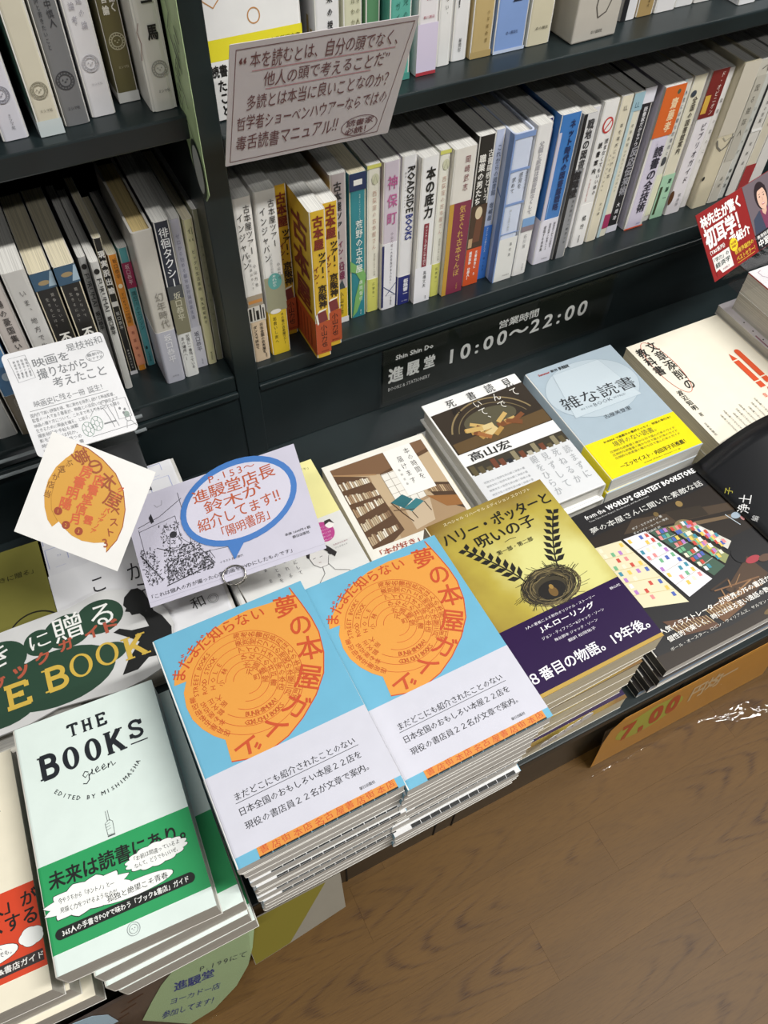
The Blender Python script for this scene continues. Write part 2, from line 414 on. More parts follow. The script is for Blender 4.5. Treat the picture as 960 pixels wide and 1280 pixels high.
K = '#1e1c1c'; GY = '#8f8d8a'; W_ = '#f3f3f1'
G_RL = 'books about books on the lower right shelf'
def yside(q, w, h):
    q.rect(0, w, 5, 52, '#b5512c', 1)
    for i, (s, yy, hh) in enumerate((('古', 150, 34), ('本', 112, 34), ('屋', 74, 34))):
        q.ch(s, w - 26, yy, 40, 36, '#74281f', .03, 0, 3)
    q.ch('イ', w - 70, 140, 40, 40, '#74281f', .03); q.ch('ン', w - 70, 96, 40, 40, '#74281f', .03)
    for k in range(5): q.rect(w - 14 - k * 9, w - 11 - k * 9, 10, 44, '#8a3a20', 2)
def yellow_items(T=1):
    return [('R', .0, 1, 6, 50, '#b5512c'), ('V', '古本屋', .5, 178, 140, 11, '#7c2b20', .03), ('V', 'ツアー・', .66, 137, 103, 8.5, '#2a1c12', .03), ('V', 'イン・', .26, 122, 98, 6.5, '#7c2b20', .02),
            ('V', '京阪神', .58, 98, 68, 9.5, '#2a1c12', .03), ('P', [(.15, 63), (.72, 65), (.85, 51), (.25, 49)], '#7b3436'), ('P', [(.05, 60), (.15, 63), (.25, 49), (.15, 47)], '#f2efe6', 4),
            ('P', [(.15, 63), (.3, 66), (.82, 67), (.72, 65)], '#f7f4ea', 4), ('V', '小山力也', .55, 46, 14, 7.5, '#201510', .01), ('T', '盛林堂書房', .3, 8, 9, 1.8, '#5a2a18')]
RLb = [
 ('tall white paperback with a beige paper band, first on the lower right shelf', .180, .642, .200, .0185, '#eceae6', dict(band=('#dcc5a8', 0, .056), pages='w', items=[
    ('V', '古本屋ツアー', .68, 192, 138, 7, K), ('V', 'インジャパン', .28, 185, 122, 7, K), ('V', '全国古書店めぐり', .5, 140, 96, 2.6, '#555'.replace('#555', '#555555')), ('V', '小山力也', .72, 128, 98, 3.6, '#444444'),
    ('R', .05, .95, 76, 90, '#a89a86'), ('R', .1, .9, 80, 84, '#c98b4a', 4), ('R', .0, 1, 56, 76, '#d8d4cc'), ('R', .05, .2, 58, 74, K, 4), ('R', .3, .38, 58, 75, K, 4), ('R', .45, .62, 58, 70, K, 4), ('R', .7, .78, 58, 76, K, 4), ('R', .85, .93, 58, 72, K, 4),
    ('V', '日本全国の古本屋を', .66, 53, 10, 4.2, K, .01), ('V', 'ダンスで訪ねて', .28, 51, 18, 4.2, K, .01), ('V', '原書房', .75, 10, 4, 2, K)])),
 ('tall white paperback with a teal spot and bright yellow band beside the beige banded one', .202, .644, .200, .0215, '#eae9e6', dict(band=('#e3c42c', 0, .060), items=[
    ('V', '古本屋ツアー', .72, 190, 138, 7, K), ('V', 'インジャパン', .30, 184, 122, 7, K), ('V', '小山力也', .78, 120, 98, 3.4, '#555555'), ('R', 0, 1, 60, 104, '#9b9a80'), ('E', .52, 98, 7.5, 10, '#5fa5a0', 4), ('V', 'それから', .5, 106, 91, 5, W_),
    ('V', '幻の西荻日和編', .45, 132, 108, 3, '#aaaaaa'), ('V', 'その後の古本屋ツアー', .72, 56, 12, 3.8, K), ('V', '出会いし友へ', .3, 54, 16, 4.2, K), ('E', .4, 60, 6, 3, '#ece9e2', 5)])),
 ('yellow paperback set back in the row behind two others of the same title', .229, .668, .186, .014, '#d7ab2a', dict(items=yellow_items(), pages='w')),
 ('yellow and rust red paperback pulled forward over the shelf edge', .2445, .618, .183, .0172, '#dcb534', dict(items=yellow_items(), side=yside, pages='w')),
 ('yellow and rust red paperback right of the pulled out copy', .2630, .630, .180, .0172, '#dcb534', dict(items=yellow_items(), pages='w')),
 ('grey and yellow paperback with purple lettering behind the yellow ones', .2855, .661, .186, .018, '#b9b0b4', dict(band=('#d9bb2c', 0, .048), items=[
    ('V', '古本屋ツアー', .45, 178, 112, 9, '#35353a', .02), ('V', 'イン・', .55, 110, 84, 6.5, '#7c3356', .02), ('V', '沿線', .55, 84, 60, 9, '#7c3356', .02), ('P', [(.2, 48), (.8, 48), (.6, 60)], '#3d4a50'), ('V', '小山力也', .5, 44, 12, 6, K), ('R', 0, 1, 0, 8, '#e9e9ec', 4)])),
 ('teal paperback with white title and lime patch', .307, .662, .181, .019, '#2d8793', dict(pages='c', items=[
    ('R', 0, 1, 162, 181, '#25345e'), ('R', .25, .75, 168, 174, W_, 4), ('V', '荒野の古本屋', .56, 128, 62, 8.5, '#e9f2ee', .01), ('V', '森岡督行', .66, 52, 22, 4.4, '#e9f2ee'), ('V', '就職しないで生きるには', .6, 158, 128, 1.8, '#bfe0de'),
    ('P', [(0, 80), (.3, 74), (.8, 66), (1, 56), (.8, 30), (.4, 8), (.1, 2), (.3, 30), (.6, 52), (.35, 62), (0, 66)], '#7db56a', 3), ('V', '晶文社', .65, 10, 3, 2, '#d7e8e4')])),
 ('narrow cream and pale yellow paperback right of the teal one', .328, .664, .184, .0155, '#ebe9dc', dict(band=('#d6d66e', 0, .046), pages='w', items=[
    ('E', .6, 168, 4, 6, '#cfd0b4'), ('L', [(.4, 163), (.6, 172), (.75, 163)], .5, '#8d8f78'), ('V', '西荻窪の古本屋さん', .55, 156, 84, 5, '#c7a79a'), ('V', '音羽館の日々と仕事', .6, 80, 50, 2.4, '#8f8a7c'), ('V', '広瀬洋一', .55, 42, 18, 3, '#73764a'), ('R', 0, 1, 180, 184, '#d6d66e')])),
 ('lilac paperback with pink title and white navy edged band', .3445, .660, .185, .0195, '#d3c9d6', dict(band=('#ececf2', 0, .090), items=[
    ('V', '神保町', .55, 172, 110, 12, '#c0669a', .01), ('V', '小山力也', .6, 104, 84, 3.2, '#6d5b66'), ('V', '一大古本屋があふれる！', .6, 84, 34, 2.8, '#333344'), ('R', 0, .14, 4, 88, '#2b3163', 4), ('L', [(.15, 33), (.95, 18), (.3, 20), (.95, 35)], .9, '#2f4077'), ('V', '本の雑誌社', .65, 17, 5, 2.2, K)])),
 ('white paperback with black and blue Latin title down its spine', .3655, .660, .186, .0175, '#ebebee', dict(band=('#262d78', 0, .040), items=[
    ('D', 'ROADSIDE', .62, 174, 122, 8, K, .02), ('D', 'BOOKS', .62, 119, 88, 8, '#2c3a86', .02), ('V', '書評2006-2014', .25, 170, 128, 2, '#555555'), ('V', '都築響一', .6, 36, 12, 6, '#e9e9f2', .03), ('T', '本の雑誌社', .35, 4, 8, 1.6, '#c9c9e0')])),
 ('white paperback with brush title and dark red label', .3845, .654, .183, .021, '#efefef', dict(pages='w', items=[
    ('V', '本の底力', .56, 172, 112, 11, K, .03), ('R', .38, .66, 50, 106, '#8c3340'), ('V', 'ネットウェブ時代に本を読む', .52, 104, 52, 3.6, '#f0e6e6'), ('R', 0, 1, 0, 50, '#f1f1f6', 2), ('V', '高橋文夫', .6, 44, 20, 4.4, '#2a2a2a'), ('V', '新曜社', .75, 8, 3, 1.8, K)])),
 ('narrow cream and pale yellow paperback right of the brush lettered one', .4075, .657, .184, .013, '#ecebdf', dict(band=('#d6d66e', 0, .046), items=[
    ('E', .6, 168, 4, 6, '#cfd0b4'), ('L', [(.4, 163), (.6, 172), (.75, 163)], .5, '#8d8f78'), ('V', '西荻窪の古本屋さん', .55, 156, 84, 5, '#c7a79a'), ('V', '音羽館の日々と仕事', .6, 80, 50, 2.4, '#8f8a7c'), ('V', '広瀬洋一', .55, 42, 18, 3, '#73764a'), ('R', 0, 1, 180, 184, '#d6d66e')])),
 ('thick maroon paperback with ochre edge and gold title', .4215, .652, .184, .0275, '#e6e2da', dict(pages='w', items=[
    ('V', '岡崎武志', .62, 176, 134, 6.6, '#7a2f3c'), ('R', 0, 1, 0, 122, '#83324a'), ('R', 0, .2, 0, 122, '#c79b3c', 4), ('V', '気まぐれ古本さんぽ', .62, 118, 24, 8, '#cfa657', .01), ('V', '工作舎', .72, 14, 5, 2.4, '#cfa657')])),
 ('black and orange paperback with white title and a figure photo', .4535, .657, .188, .0205, '#2a2724', dict(pages='w', items=[
    ('V', '古書肆根という', .78, 172, 112, 6.4, '#e8e6e0', .01), ('V', '職業の男たち', .32, 168, 108, 8.4, '#f0eee8', .02), ('R', 0, 1, 52, 108, '#4c3828'), ('P', [(.3, 60), (.75, 60), (.8, 92), (.4, 94)], '#6f4631', 4), ('E', .5, 98, 4.5, 8, '#e0cfae', 4), ('R', .05, .3, 54, 66, '#c2a37c', 4), ('R', 0, 1, 0, 52, '#d9582a', 4), ('V', '古書組合に集う', .68, 48, 12, 3.4, W_, .03), ('V', '業界革命の仕掛人！', .3, 48, 8, 4, W_, .03)])),
 ('pale blue paperback with bright blue foot', .4755, .661, .188, .0125, '#c6d0ea', dict(items=[
    ('V', 'これからの図書館', .55, 172, 112, 5.6, '#34435e'), ('V', '増補版', .55, 104, 80, 5.6, '#34435e'), ('R', 0, 1, 0, 74, '#3f79cf'), ('V', 'まちとひとが豊かになる', .5, 72, 38, 2.8, '#dfe8f8'), ('V', '谷一文子', .55, 32, 10, 3, '#1c2c50')])),
 ('thick white hardcover with slate blue bands round the spine', .4895, .647, .187, .0265, '#d3dcf0', dict(hard=True, r=.005, side=lambda q, w, h: (q.rect(w - 8, w, 0, h, '#7f9acb', 1), q.line([(w - 30, 150), (w - 18, 120), (w - 6, 110)], 2, '#7f9acb', 2)), items=[
    ('R', 0, .07, 0, 187, '#7f9acb'), ('R', 0, 1, 181, 187, '#7f9acb'), ('R', .07, 1, 144, 147, '#7f9acb'), ('R', .07, 1, 103, 106, '#7f9acb'), ('R', .07, 1, 0, 60, '#e8e8e4', 2), ('R', .05, 1, 66, 67.2, '#7f9acb', 5), ('V', '感覚を', .62, 142, 122, 5.4, '#45484c'), ('V', '求めて', .3, 138, 118, 5.4, '#45484c'), ('V', 'あたらしい', .88, 142, 120, 3.2, '#45484c'), ('V', '新しい生命の様式', .4, 98, 70, 2.8, '#a5a7a5'), ('V', '島村浩', .7, 54, 32, 3.6, '#777777'), ('T', '河出書房', .5, 6, 10, 1.8, '#8a8a8a')])),
 ('white paperback with faded lettering and a small sea photo', .5180, .647, .190, .0195, '#ecebea', dict(items=[
    ('V', '父親と家庭は図書館なくして', .45, 172, 84, 6.2, '#adacb2', .02), ('R', .1, .95, 62, 80, '#7fa7d6'), ('R', .1, .95, 62, 69, '#8d7f86', 4), ('V', '石川滝', .5, 58, 38, 4.4, '#8d8d8d'), ('V', '勁草書房', .7, 16, 6, 1.8, '#888888')])),
 ('thin purple paperback squeezed in before the bright blue one', .5395, .664, .184, .0115, '#3d2f6a', dict(items=[
    ('R', .2, 1, 100, 172, '#bdb4c8'), ('E', .6, 166, 3, 6, '#5a5a60', 4), ('L', [(.3, 150), (.7, 130), (.4, 112)], .5, '#6b5d86'), ('R', .3, .9, 60, 66, '#8c2a46')])),
 ('bright blue paperback with a wide white band', .5535, .655, .189, .0270, '#3c7cc4', dict(pages='w', band=('#e6e4f0', 0, .062), items=[
    ('R', 0, .16, 62, 170, '#cfcbdc'), ('V', 'ネット時代の図書館戦略', .62, 182, 72, 7.8, '#1f3260', .03), ('V', '図書館の新たな役割を', .78, 56, 20, 3.2, K), ('V', '図書館界の俊英による', .55, 56, 18, 3.2, K), ('V', '提唱する未来像', .3, 54, 18, 4, K), ('T', '原書房', .45, 5, 8, 1.8, '#555555'), ('R', .2, .24, 64, 92, '#7fb0e6', 4)])),
 ('grey paperback with distorted white and black title', .5818, .653, .185, .0185, '#8f9195', dict(pages='g', items=[
    ('R', 0, .25, 0, 185, '#1d1d20'), ('R', .25, 1, 120, 185, '#d9d9da'), ('V', '戦地の図書', .6, 178, 120, 9, '#3a3a3c', .04), ('V', '館障壁', .5, 118, 84, 10, '#26262a', .04), ('V', '海を越えた一億冊の本', .66, 82, 20, 3, '#2c2c30')])),
 ('thin white paperback in shade left of the crossed circle one', .6015, .666, .182, .0135, '#e4e3ea', dict(items=[('V', '人の読み図書', .5, 160, 80, 4.4, '#55555c'), ('V', '岡田', .5, 56, 40, 3, '#77777c')])),
 ('white paperback with a red crossed out circle', .6165, .664, .186, .0215, '#efeeec', dict(band=('#f5f4f2', 0, .060), items=[
    ('E', .55, 158, 7, 9.5, '#c43a36'), ('E', .55, 158, 5.2, 7.4, '#efeeec', 4), ('L', [(.35, 152), (.75, 164)], 1.6, '#c43a36'), ('V', '読まなくてもいい本の', .74, 142, 70, 5, K, .01), ('V', '読書案内', .38, 140, 98, 5.6, K, .02), ('V', '知の最前線を五日間で探検', .3, 94, 64, 2, '#b06058'), ('V', '橘玲', .52, 46, 22, 6, K), ('V', '筑摩書房', .5, 16, 5, 2.2, K)])),
 ('cream paperback with two small letter marks at the top', .6410, .665, .186, .0165, '#e6dfc8', dict(items=[('T', 'LL', .35, 170, 5, 5, '#4c4a40'), ('V', '本を味方につける本', .55, 156, 86, 4.4, '#3c3a34'), ('V', '自分が変わる読書術', .25, 120, 70, 2, '#6b675a'), ('V', '永江朗', .55, 56, 36, 3.4, '#3c3a34')])),
 ('cream paperback with a pale blue edge and blue cap', .6600, .667, .185, .0145, '#e3e0cd', dict(items=[('R', 0, .3, 0, 178, '#b8d0d6'), ('R', 0, 1, 164, 185, '#9dbfcc', 4), ('T', 'LL', .3, 168, 6, 6, '#2e4f66'), ('V', '平手友梨', .6, 150, 120, 3.6, '#4d4b42'), ('V', '中学生からの本の読み方', .6, 118, 62, 2.6, '#6b675a'), ('R', .3, .95, 12, 32, '#a33460', 4)])),
 ('black paperback with scrambled white title and white foot', .6765, .670, .186, .0165, '#26262a', dict(items=[('R', 0, 1, 168, 186, '#e6e6f0'), ('R', 0, 1, 0, 10, '#dcdce8'), ('V', '読書家だからアウ', .5, 164, 116, 5.5, '#dcdce0', .02), ('V', '反応伝来術', .55, 116, 52, 11, '#9b9ba2', .03), ('V', '大岡玲', .5, 44, 16, 5, '#e4e4e8', .02)])),
 ('thick orange and pale lilac paperback reaching forward', .7015, .664, .184, .0300, '#d9d3e6', dict(r=.006, items=[('R', 0, 1, 124, 184, '#dd6a2a'), ('R', 0, 1, 0, 2, '#d6552a'), ('E', .7, 176, 2.4, 3, '#50604a', 4), ('V', '齋藤孝', .64, 170, 128, 10, '#f3d9b0', .02), ('V', '読書の全技術', .6, 112, 22, 13.5, '#33303c', .02), ('V', '一流の人', .4, 120, 106, 2.6, '#9a94aa'), ('T', '中経出版', .6, 5, 6, 2, '#3b6aa8')])),
 ('narrow cream paperback with pale blue edge right of the orange one', .7335, .670, .184, .0125, '#e0dfd6', dict(items=[('R', 0, .25, 0, 184, '#c3dbe2'), ('V', '人生に必要な読書感と', .6, 172, 90, 4.2, '#3a4658'), ('E', .5, 84, 4, 6, '#4a4c4e'), ('R', .1, 1, 8, 66, '#e4e6c8', 2)])),
 ('cream paperback with olive stripe and mint foot', .7475, .670, .185, .0205, '#e4dfc8', dict(items=[('V', '全国の図書館案内', .55, 160, 88, 7, '#4a4338', .01), ('E', .3, 164, 4, 4, '#3e4650'), ('R', 0, 1, 0, 62, '#a9d3b4'), ('R', .1, .3, 6, 46, '#3f4a32', 4), ('V', '齋藤一', .7, 58, 22, 5.5, '#2c4638', .02)])),
 ('white paperback with a brick red top and slanting title', .7715, .668, .187, .0250, '#eae6ea', dict(items=[('R', 0, 1, 130, 187, '#7a2a26'), ('R', .05, .38, 136, 158, '#d9ae4a', 4), ('V', 'ド・オピニオン', .7, 184, 132, 6, '#e6dcd4'), ('V', 'ビブリオガイド', .6, 124, 42, 7.5, '#59565e', .01), ('E', .05, 26, 4, 10, '#5a3a22'), ('V', '岡田英', .6, 30, 10, 4, '#666666')])),
 ('narrow white paperback left of the beige hardcover', .8010, .673, .182, .0115, '#e8e6e4', dict(items=[('V', '図書の家のこと', .5, 150, 60, 4, '#6a6866')])),
 ('thick beige hardcover with a drawn grey ring', .8145, .664, .189, .0260, '#d8cfb4', dict(hard=True, items=[('R', 0, 1, 100, 189, '#cfc8b8', 2), ('L', [(.02, 96), (.2, 86), (.5, 80), (.8, 84), (1, 96)], 2.2, '#77756c'), ('L', [(.35, 98), (.6, 92), (.95, 96)], 1.2, '#a8a598'), ('E', .05, 44, 2, 3, '#222222')])),
 ('grey paperback with pencil drawing marks and dim title', .8420, .665, .187, .0190, '#cdc9bc', dict(items=[('R', .1, .9, 60, 168, '#bdb9ac'), ('V', '図る雑誌人', .5, 160, 90, 7, '#77746a', .01), ('L', [(.3, 176), (.7, 180), (.8, 172)], 1, '#2e2d2a'), ('V', '岩波', .5, 40, 20, 4, '#666358')])),
 ('narrow grey paperback beside a black edge', .8620, .668, .185, .0130, '#c9cbc4', dict(items=[('R', .75, 1, 0, 185, '#2a2c2e'), ('V', 'いいのっけ', .35, 130, 60, 4.4, '#6b6d66'), ('V', '稲泉連', .35, 46, 14, 4, '#4a4c46', .01)])),
 ('white paperback with grey foot above the red card', .8765, .668, .186, .0170, '#dcd9d2', dict(items=[('R', 0, 1, 90, 94, '#efeeea', 4), ('V', '書店の棚・本の気配', .5, 170, 100, 4.4, '#44423e'), ('V', '佐野衛', .5, 80, 40, 4, '#44423e')])),
 ('cream paperback at the right end of the lower right shelf', .8945, .668, .186, .0180, '#d9d2bd', dict(items=[('V', '本屋になりたい', .5, 168, 90, 5, '#3c3934'), ('R', 0, 1, 0, 40, '#a33a3a')])),
 ('pale paperback beyond the cream one, half out of view', .9135, .668, .186, .0200, '#e2dfda', dict(items=[('V', '本を売る技術', .5, 168, 90, 5, '#3c3934')])),
]
for lb, x, y, h, t, c, kw in RLb: shelf_book(lb, x, y, Z1, h, t, c, group=G_RL, **kw)

G_LL = 'books on the lower left shelf'
LLb = [
 ('olive grey paperback standing last against the post', .1435, .664, .186, .0075, '#8b8a72', dict(lean=1.2, items=[('V', '発酵する生活と本の世界', .5, 150, 50, 2, '#5c5b48')])),
 ('pale yellow paperback with a spiral mark', .1328, .661, .180, .0095, '#e0dcae', dict(lean=1.2, pages='c', items=[('V', 'ビッグな生活革命', .5, 148, 98, 3.4, '#45443a'), ('V', '佐久間裕美子', .5, 92, 56, 3.2, '#45443a'), ('L', [(.3, 168), (.7, 172), (.7, 164), (.4, 166), (.5, 169)], .5, '#55544a'), ('T', '11', .3, 157, 3.5, 2.5, '#45443a'), ('V', '朝日出版社', .5, 18, 6, 2, K)])),
 ('lavender white paperback with grey blue title', .1205, .662, .183, .0112, '#d3d3e2', dict(lean=1, items=[('V', 'ゼロから始める都市型狩猟採集生活', .5, 168, 66, 4, '#8b8da8'), ('R', 0, 1, 0, 56, '#dfdfea'), ('V', '坂口恭平', .5, 50, 22, 5.6, '#4b4d62', .01), ('V', '太田出版', .55, 12, 4, 1.8, '#6b6d82')])),
 ('dark navy paperback with big white title fading to sand', .1042, .653, .190, .0148, '#262c3c', dict(lean=1.1, pages='w', band=('#dfe0de', 0, .060), items=[('R', 0, 1, 60, 116, '#7f7c66'), ('R', 0, 1, 104, 120, '#4c4f52', 4), ('V', '徘徊タクシー', .52, 184, 118, 9.5, '#eef0f2', .01), ('V', '坂口恭平', .55, 112, 76, 7.6, '#c9c6b2', .01), ('V', '記憶に一番残っている', .68, 58, 10, 3.8, K), ('V', 'あの場所へ―', .3, 56, 24, 4, K)])),
 ('thick grey cloth hardcover with lavender band, pulled forward', .0828, .652, .186, .0200, '#c5c1b9', dict(lean=1.1, pages='t', hard=True, band=('#b7b8c4', 0, .070), items=[('V', '幻年時代', .6, 118, 74, 9, '#8d8981'), ('V', '坂口恭平', .55, 66, 28, 8, '#e8e8ec', .01), ('T', '幻冬舎', .35, 8, 7, 2, '#77787f')])),
 ('small turquoise pocket book with a crimson label', .0715, .688, .150, .0095, '#62b4bb', dict(lean=1.5, d=.105, pages='w', items=[('R', 0, 1, 104, 134, '#a32c58'), ('V', '坂口恭平', .5, 132, 108, 4.6, '#f0d8e0'), ('V', '隅田川のエジソン', .5, 100, 50, 4.6, '#234b52'), ('E', .4, 26, 1.2, 2.4, '#1d3b42'), ('V', '幻冬舎文庫', .5, 20, 6, 2.2, '#1d3b42')])),
 ('small orange pocket book with pale salmon foot', .0605, .685, .148, .0092, '#e2902e', dict(lean=1.5, d=.105, pages='c', items=[('V', '坂口恭平', .55, 144, 120, 4, '#5a3210'), ('E', .5, 112, 2.2, 2.6, '#f4e4c0'), ('V', 'TOKYO一坪遺産', .5, 104, 66, 4.6, '#6b3c12'), ('R', 0, 1, 8, 62, '#e59a78'), ('V', '春夏秋冬', .5, 58, 16, 3.6, '#8c3a2a')])),
 ('black pocket book with white title and white foot', .0512, .683, .170, .0078, '#1c1b1c', dict(lean=1.6, d=.110, pages='c', items=[('V', '現実脱出論', .5, 158, 106, 6, '#e8e6e2', .03), ('R', .1, .9, 92, 98, '#d9d7d2', 4), ('V', '坂口恭平', .5, 86, 62, 3.8, '#cfcdc8'), ('V', '講談社現代新書', .5, 36, 8, 2.2, '#b5b3ae'), ('R', 0, 1, 0, 5, '#d6d6da')])),
 ('grey white magazine with a black bird mark, right of its twin', .0400, .664, .160, .0080, '#cfcfcb', dict(lean=2, pages='w', items=[('E', .5, 150, 2.6, 3, K), ('D', 'FURUMAI', .5, 142, 104, 4.2, '#2e2e2e'), ('V', '坂口恭平', .5, 98, 74, 4.6, K, .02)])),
 ('grey white magazine with a black bird mark, left of its twin', .0318, .676, .160, .0072, '#b9b9b6', dict(lean=2, pages='w', items=[('E', .5, 150, 2.4, 3, K), ('D', 'FURUMAI', .5, 142, 104, 4.2, '#2e2e2e'), ('V', '坂口恭平', .5, 98, 74, 4.6, K, .02)])),
 ('black paperback with blue top strip, right of its twin', .0130, .646, .177, .0190, '#23211f', dict(lean=0, d=.13, pages='c', items=[('R', 0, 1, 158, 177, '#3f5d76'), ('E', .5, 168, 5, 2.5, '#a5906a', 4), ('P', [(.65, 160), (1, 160), (1, 176), (.9, 176)], '#a9c0cf', 4), ('V', '競争しないで', .66, 154, 118, 3, '#a8a59e'), ('V', '生きるには？', .36, 150, 114, 3, '#a8a59e'), ('V', '不器用なカレー', .52, 108, 10, 10, '#f2f0ea', .03), ('R', 0, 1, 0, 64, '#5a5a44')])),
 ('black paperback with blue top strip, left of its twin', -.0080, .650, .174, .0195, '#23211f', dict(lean=0, d=.13, pages='c', items=[('R', 0, 1, 156, 174, '#3f5d76'), ('E', .5, 163, 5, 2.5, '#a5906a', 4), ('P', [(.65, 158), (1, 158), (1, 173), (.9, 173)], '#a9c0cf', 4), ('V', '競争しないで', .66, 152, 116, 3, '#a8a59e'), ('V', '生きるには？', .36, 148, 112, 3, '#a8a59e'), ('V', '不器用なカレー', .52, 106, 10, 10, '#f2f0ea', .03), ('R', 0, 1, 0, 64, '#5a5a44')])),
 ('light grey paperback with a slanting teal foot', -.0290, .640, .188, .0200, '#cfcdc9', dict(lean=0, pages='w', items=[('V', 'いま、地方で生きるということ', .55, 170, 30, 5.6, '#6a6866'), ('P', [(0, 0), (1, 0), (1, 86), (0, 92)], '#2f9c86', 3)])),
 ('pinkish grey paperback with hand brushed title', -.0510, .644, .184, .0200, '#c9c0ba', dict(lean=0, pages='w', items=[('V', '街場の憂国集いのすすめ', .55, 172, 66, 6.5, '#4c4644', .01), ('V', '岡野民', .6, 58, 36, 3.2, '#8d8480')])),
 ('blue paperback with a brown paper band', -.0730, .646, .184, .0190, '#4f7fae', dict(lean=0, band=('#7d7260', 0, .055), items=[('E', .6, 78, 4, 5, '#c3d6e6'), ('V', '太田和彦', .5, 50, 34, 5, '#bdb5a4'), ('V', '青春航路', .55, 26, 6, 5, '#d9d3c6')])),
 ('pale grey paperback at the left edge of the lower left shelf', -.0950, .650, .184, .0190, '#b9bab8', dict(lean=0, items=[('V', '本日の本', .5, 150, 40, 5, '#55565a')])),
]
for lb, x, y, h, t, c, kw in LLb: shelf_book(lb, x, y, Z1, h, t, c, group=G_LL, **kw)

G_LU = 'books on the upper left shelf'
ZL = .5445
LUb = [
 ('lavender white paperback at the left edge of the upper left shelf', .0120, .651, .188, .0200, '#dcdbe4', dict(items=[('V', 'だから本を書くといっている', .7, 140, 60, 4.6, '#3b3a44', .01), ('V', '届けるということ', .35, 120, 56, 4.6, '#3b3a44', .01), ('S', .5, 34, 6, '#8a8a94'), ('V', 'ミシマ社', .55, 20, 8, 2.4, '#55555c')])),
 ('cream paperback with green front cover and pale blue foot', .0395, .646, .188, .0185, '#d9d3bf', dict(side=lambda q, w, h: (q.rect(0, w, 14, h, '#4b7466', 1), q.rect(0, w, 0, 14, '#cfd9da', 1)), items=[('R', 0, 1, 0, 12, '#cfd9da'), ('V', '青山裕企', .55, 142, 96, 4, '#6d685a'), ('V', 'の内側', .5, 178, 152, 4, '#6d685a'), ('S', .5, 34, 6, '#8f8a78'), ('T', 'ミシマ社', .3, 18, 9, 2.4, '#6d685a')])),
 ('white paperback with blue title and grey paper band', .0600, .653, .188, .0195, '#e9e9ea', dict(band=('#77787a', 0, .132), items=[('V', '戦国大挑戦', .5, 184, 138, 8, '#6c9bcf'), ('V', '増田俊也・田中慎人', .65, 126, 70, 5, '#3d3e42'), ('V', '新たなる十五の書評と書きたいこと', .3, 126, 56, 3, '#3d3e42'), ('S', .5, 34, 6.5, '#424347'), ('T', 'ミシマ社', .3, 12, 9, 2.6, '#34353a')])),
 ('plain white paperback with pale grey lettering', .0820, .658, .188, .0195, '#e6e4e7', dict(items=[('R', 0, 1, 150, 150.6, '#c7c5c8'), ('V', '日本再建の論', .65, 112, 62, 4.4, '#a9a6b0'), ('V', '画期的論考', .35, 112, 66, 4.4, '#a9a6b0'), ('S', .5, 40, 6, '#b9b7bc'), ('T', 'ミシマ社', .35, 24, 8, 2.2, '#bdbbc0')])),
 ('white paperback with an olive green band, set back', .1080, .671, .188, .0170, '#e4e2da', dict(band=('#6f6945', .008, .125), items=[('V', 'シマ日録', .6, 178, 134, 4.4, '#4a483e'), ('V', 'いきいきと働く', .72, 112, 66, 5, '#f0eee2', .03), ('V', 'ための食言論', .38, 112, 64, 5, '#f0eee2', .03), ('S', .55, 46, 6, '#cac6a8'), ('T', 'ミシマ社', .35, 26, 8, 2.2, '#cac6a8'), ('R', 0, 1, 0, 8, '#e4e4e0')])),
 ('thick white paperback with bold author name beside the green sign', .1275, .646, .188, .0210, '#e8e6df', dict(r=.005, items=[('V', '辞典', .55, 186, 160, 11, K, .03), ('T', 'DICTIONARY', .25, 150, 15, 2, '#a58b86'), ('T', 'TANAKA BANGLA', .25, 144, 15, 2, '#a58b86'), ('T', 'IN TOKYO', .35, 138, 11, 2, '#a58b86'), ('V', '井上一馬', .6, 130, 48, 8.5, '#222222', .03), ('S', .6, 32, 6, '#a5a39d'), ('T', 'ミシマ社', .4, 14, 9, 2.6, '#4a4a46'), ('L', [(.02, 40), (.12, 52), (.05, 60), (.15, 66)], .6, '#a58b86')])),
]
for lb, x, y, h, t, c, kw in LUb: shelf_book(lb, x, y, ZL, h, t, c, group=G_LU, **kw)

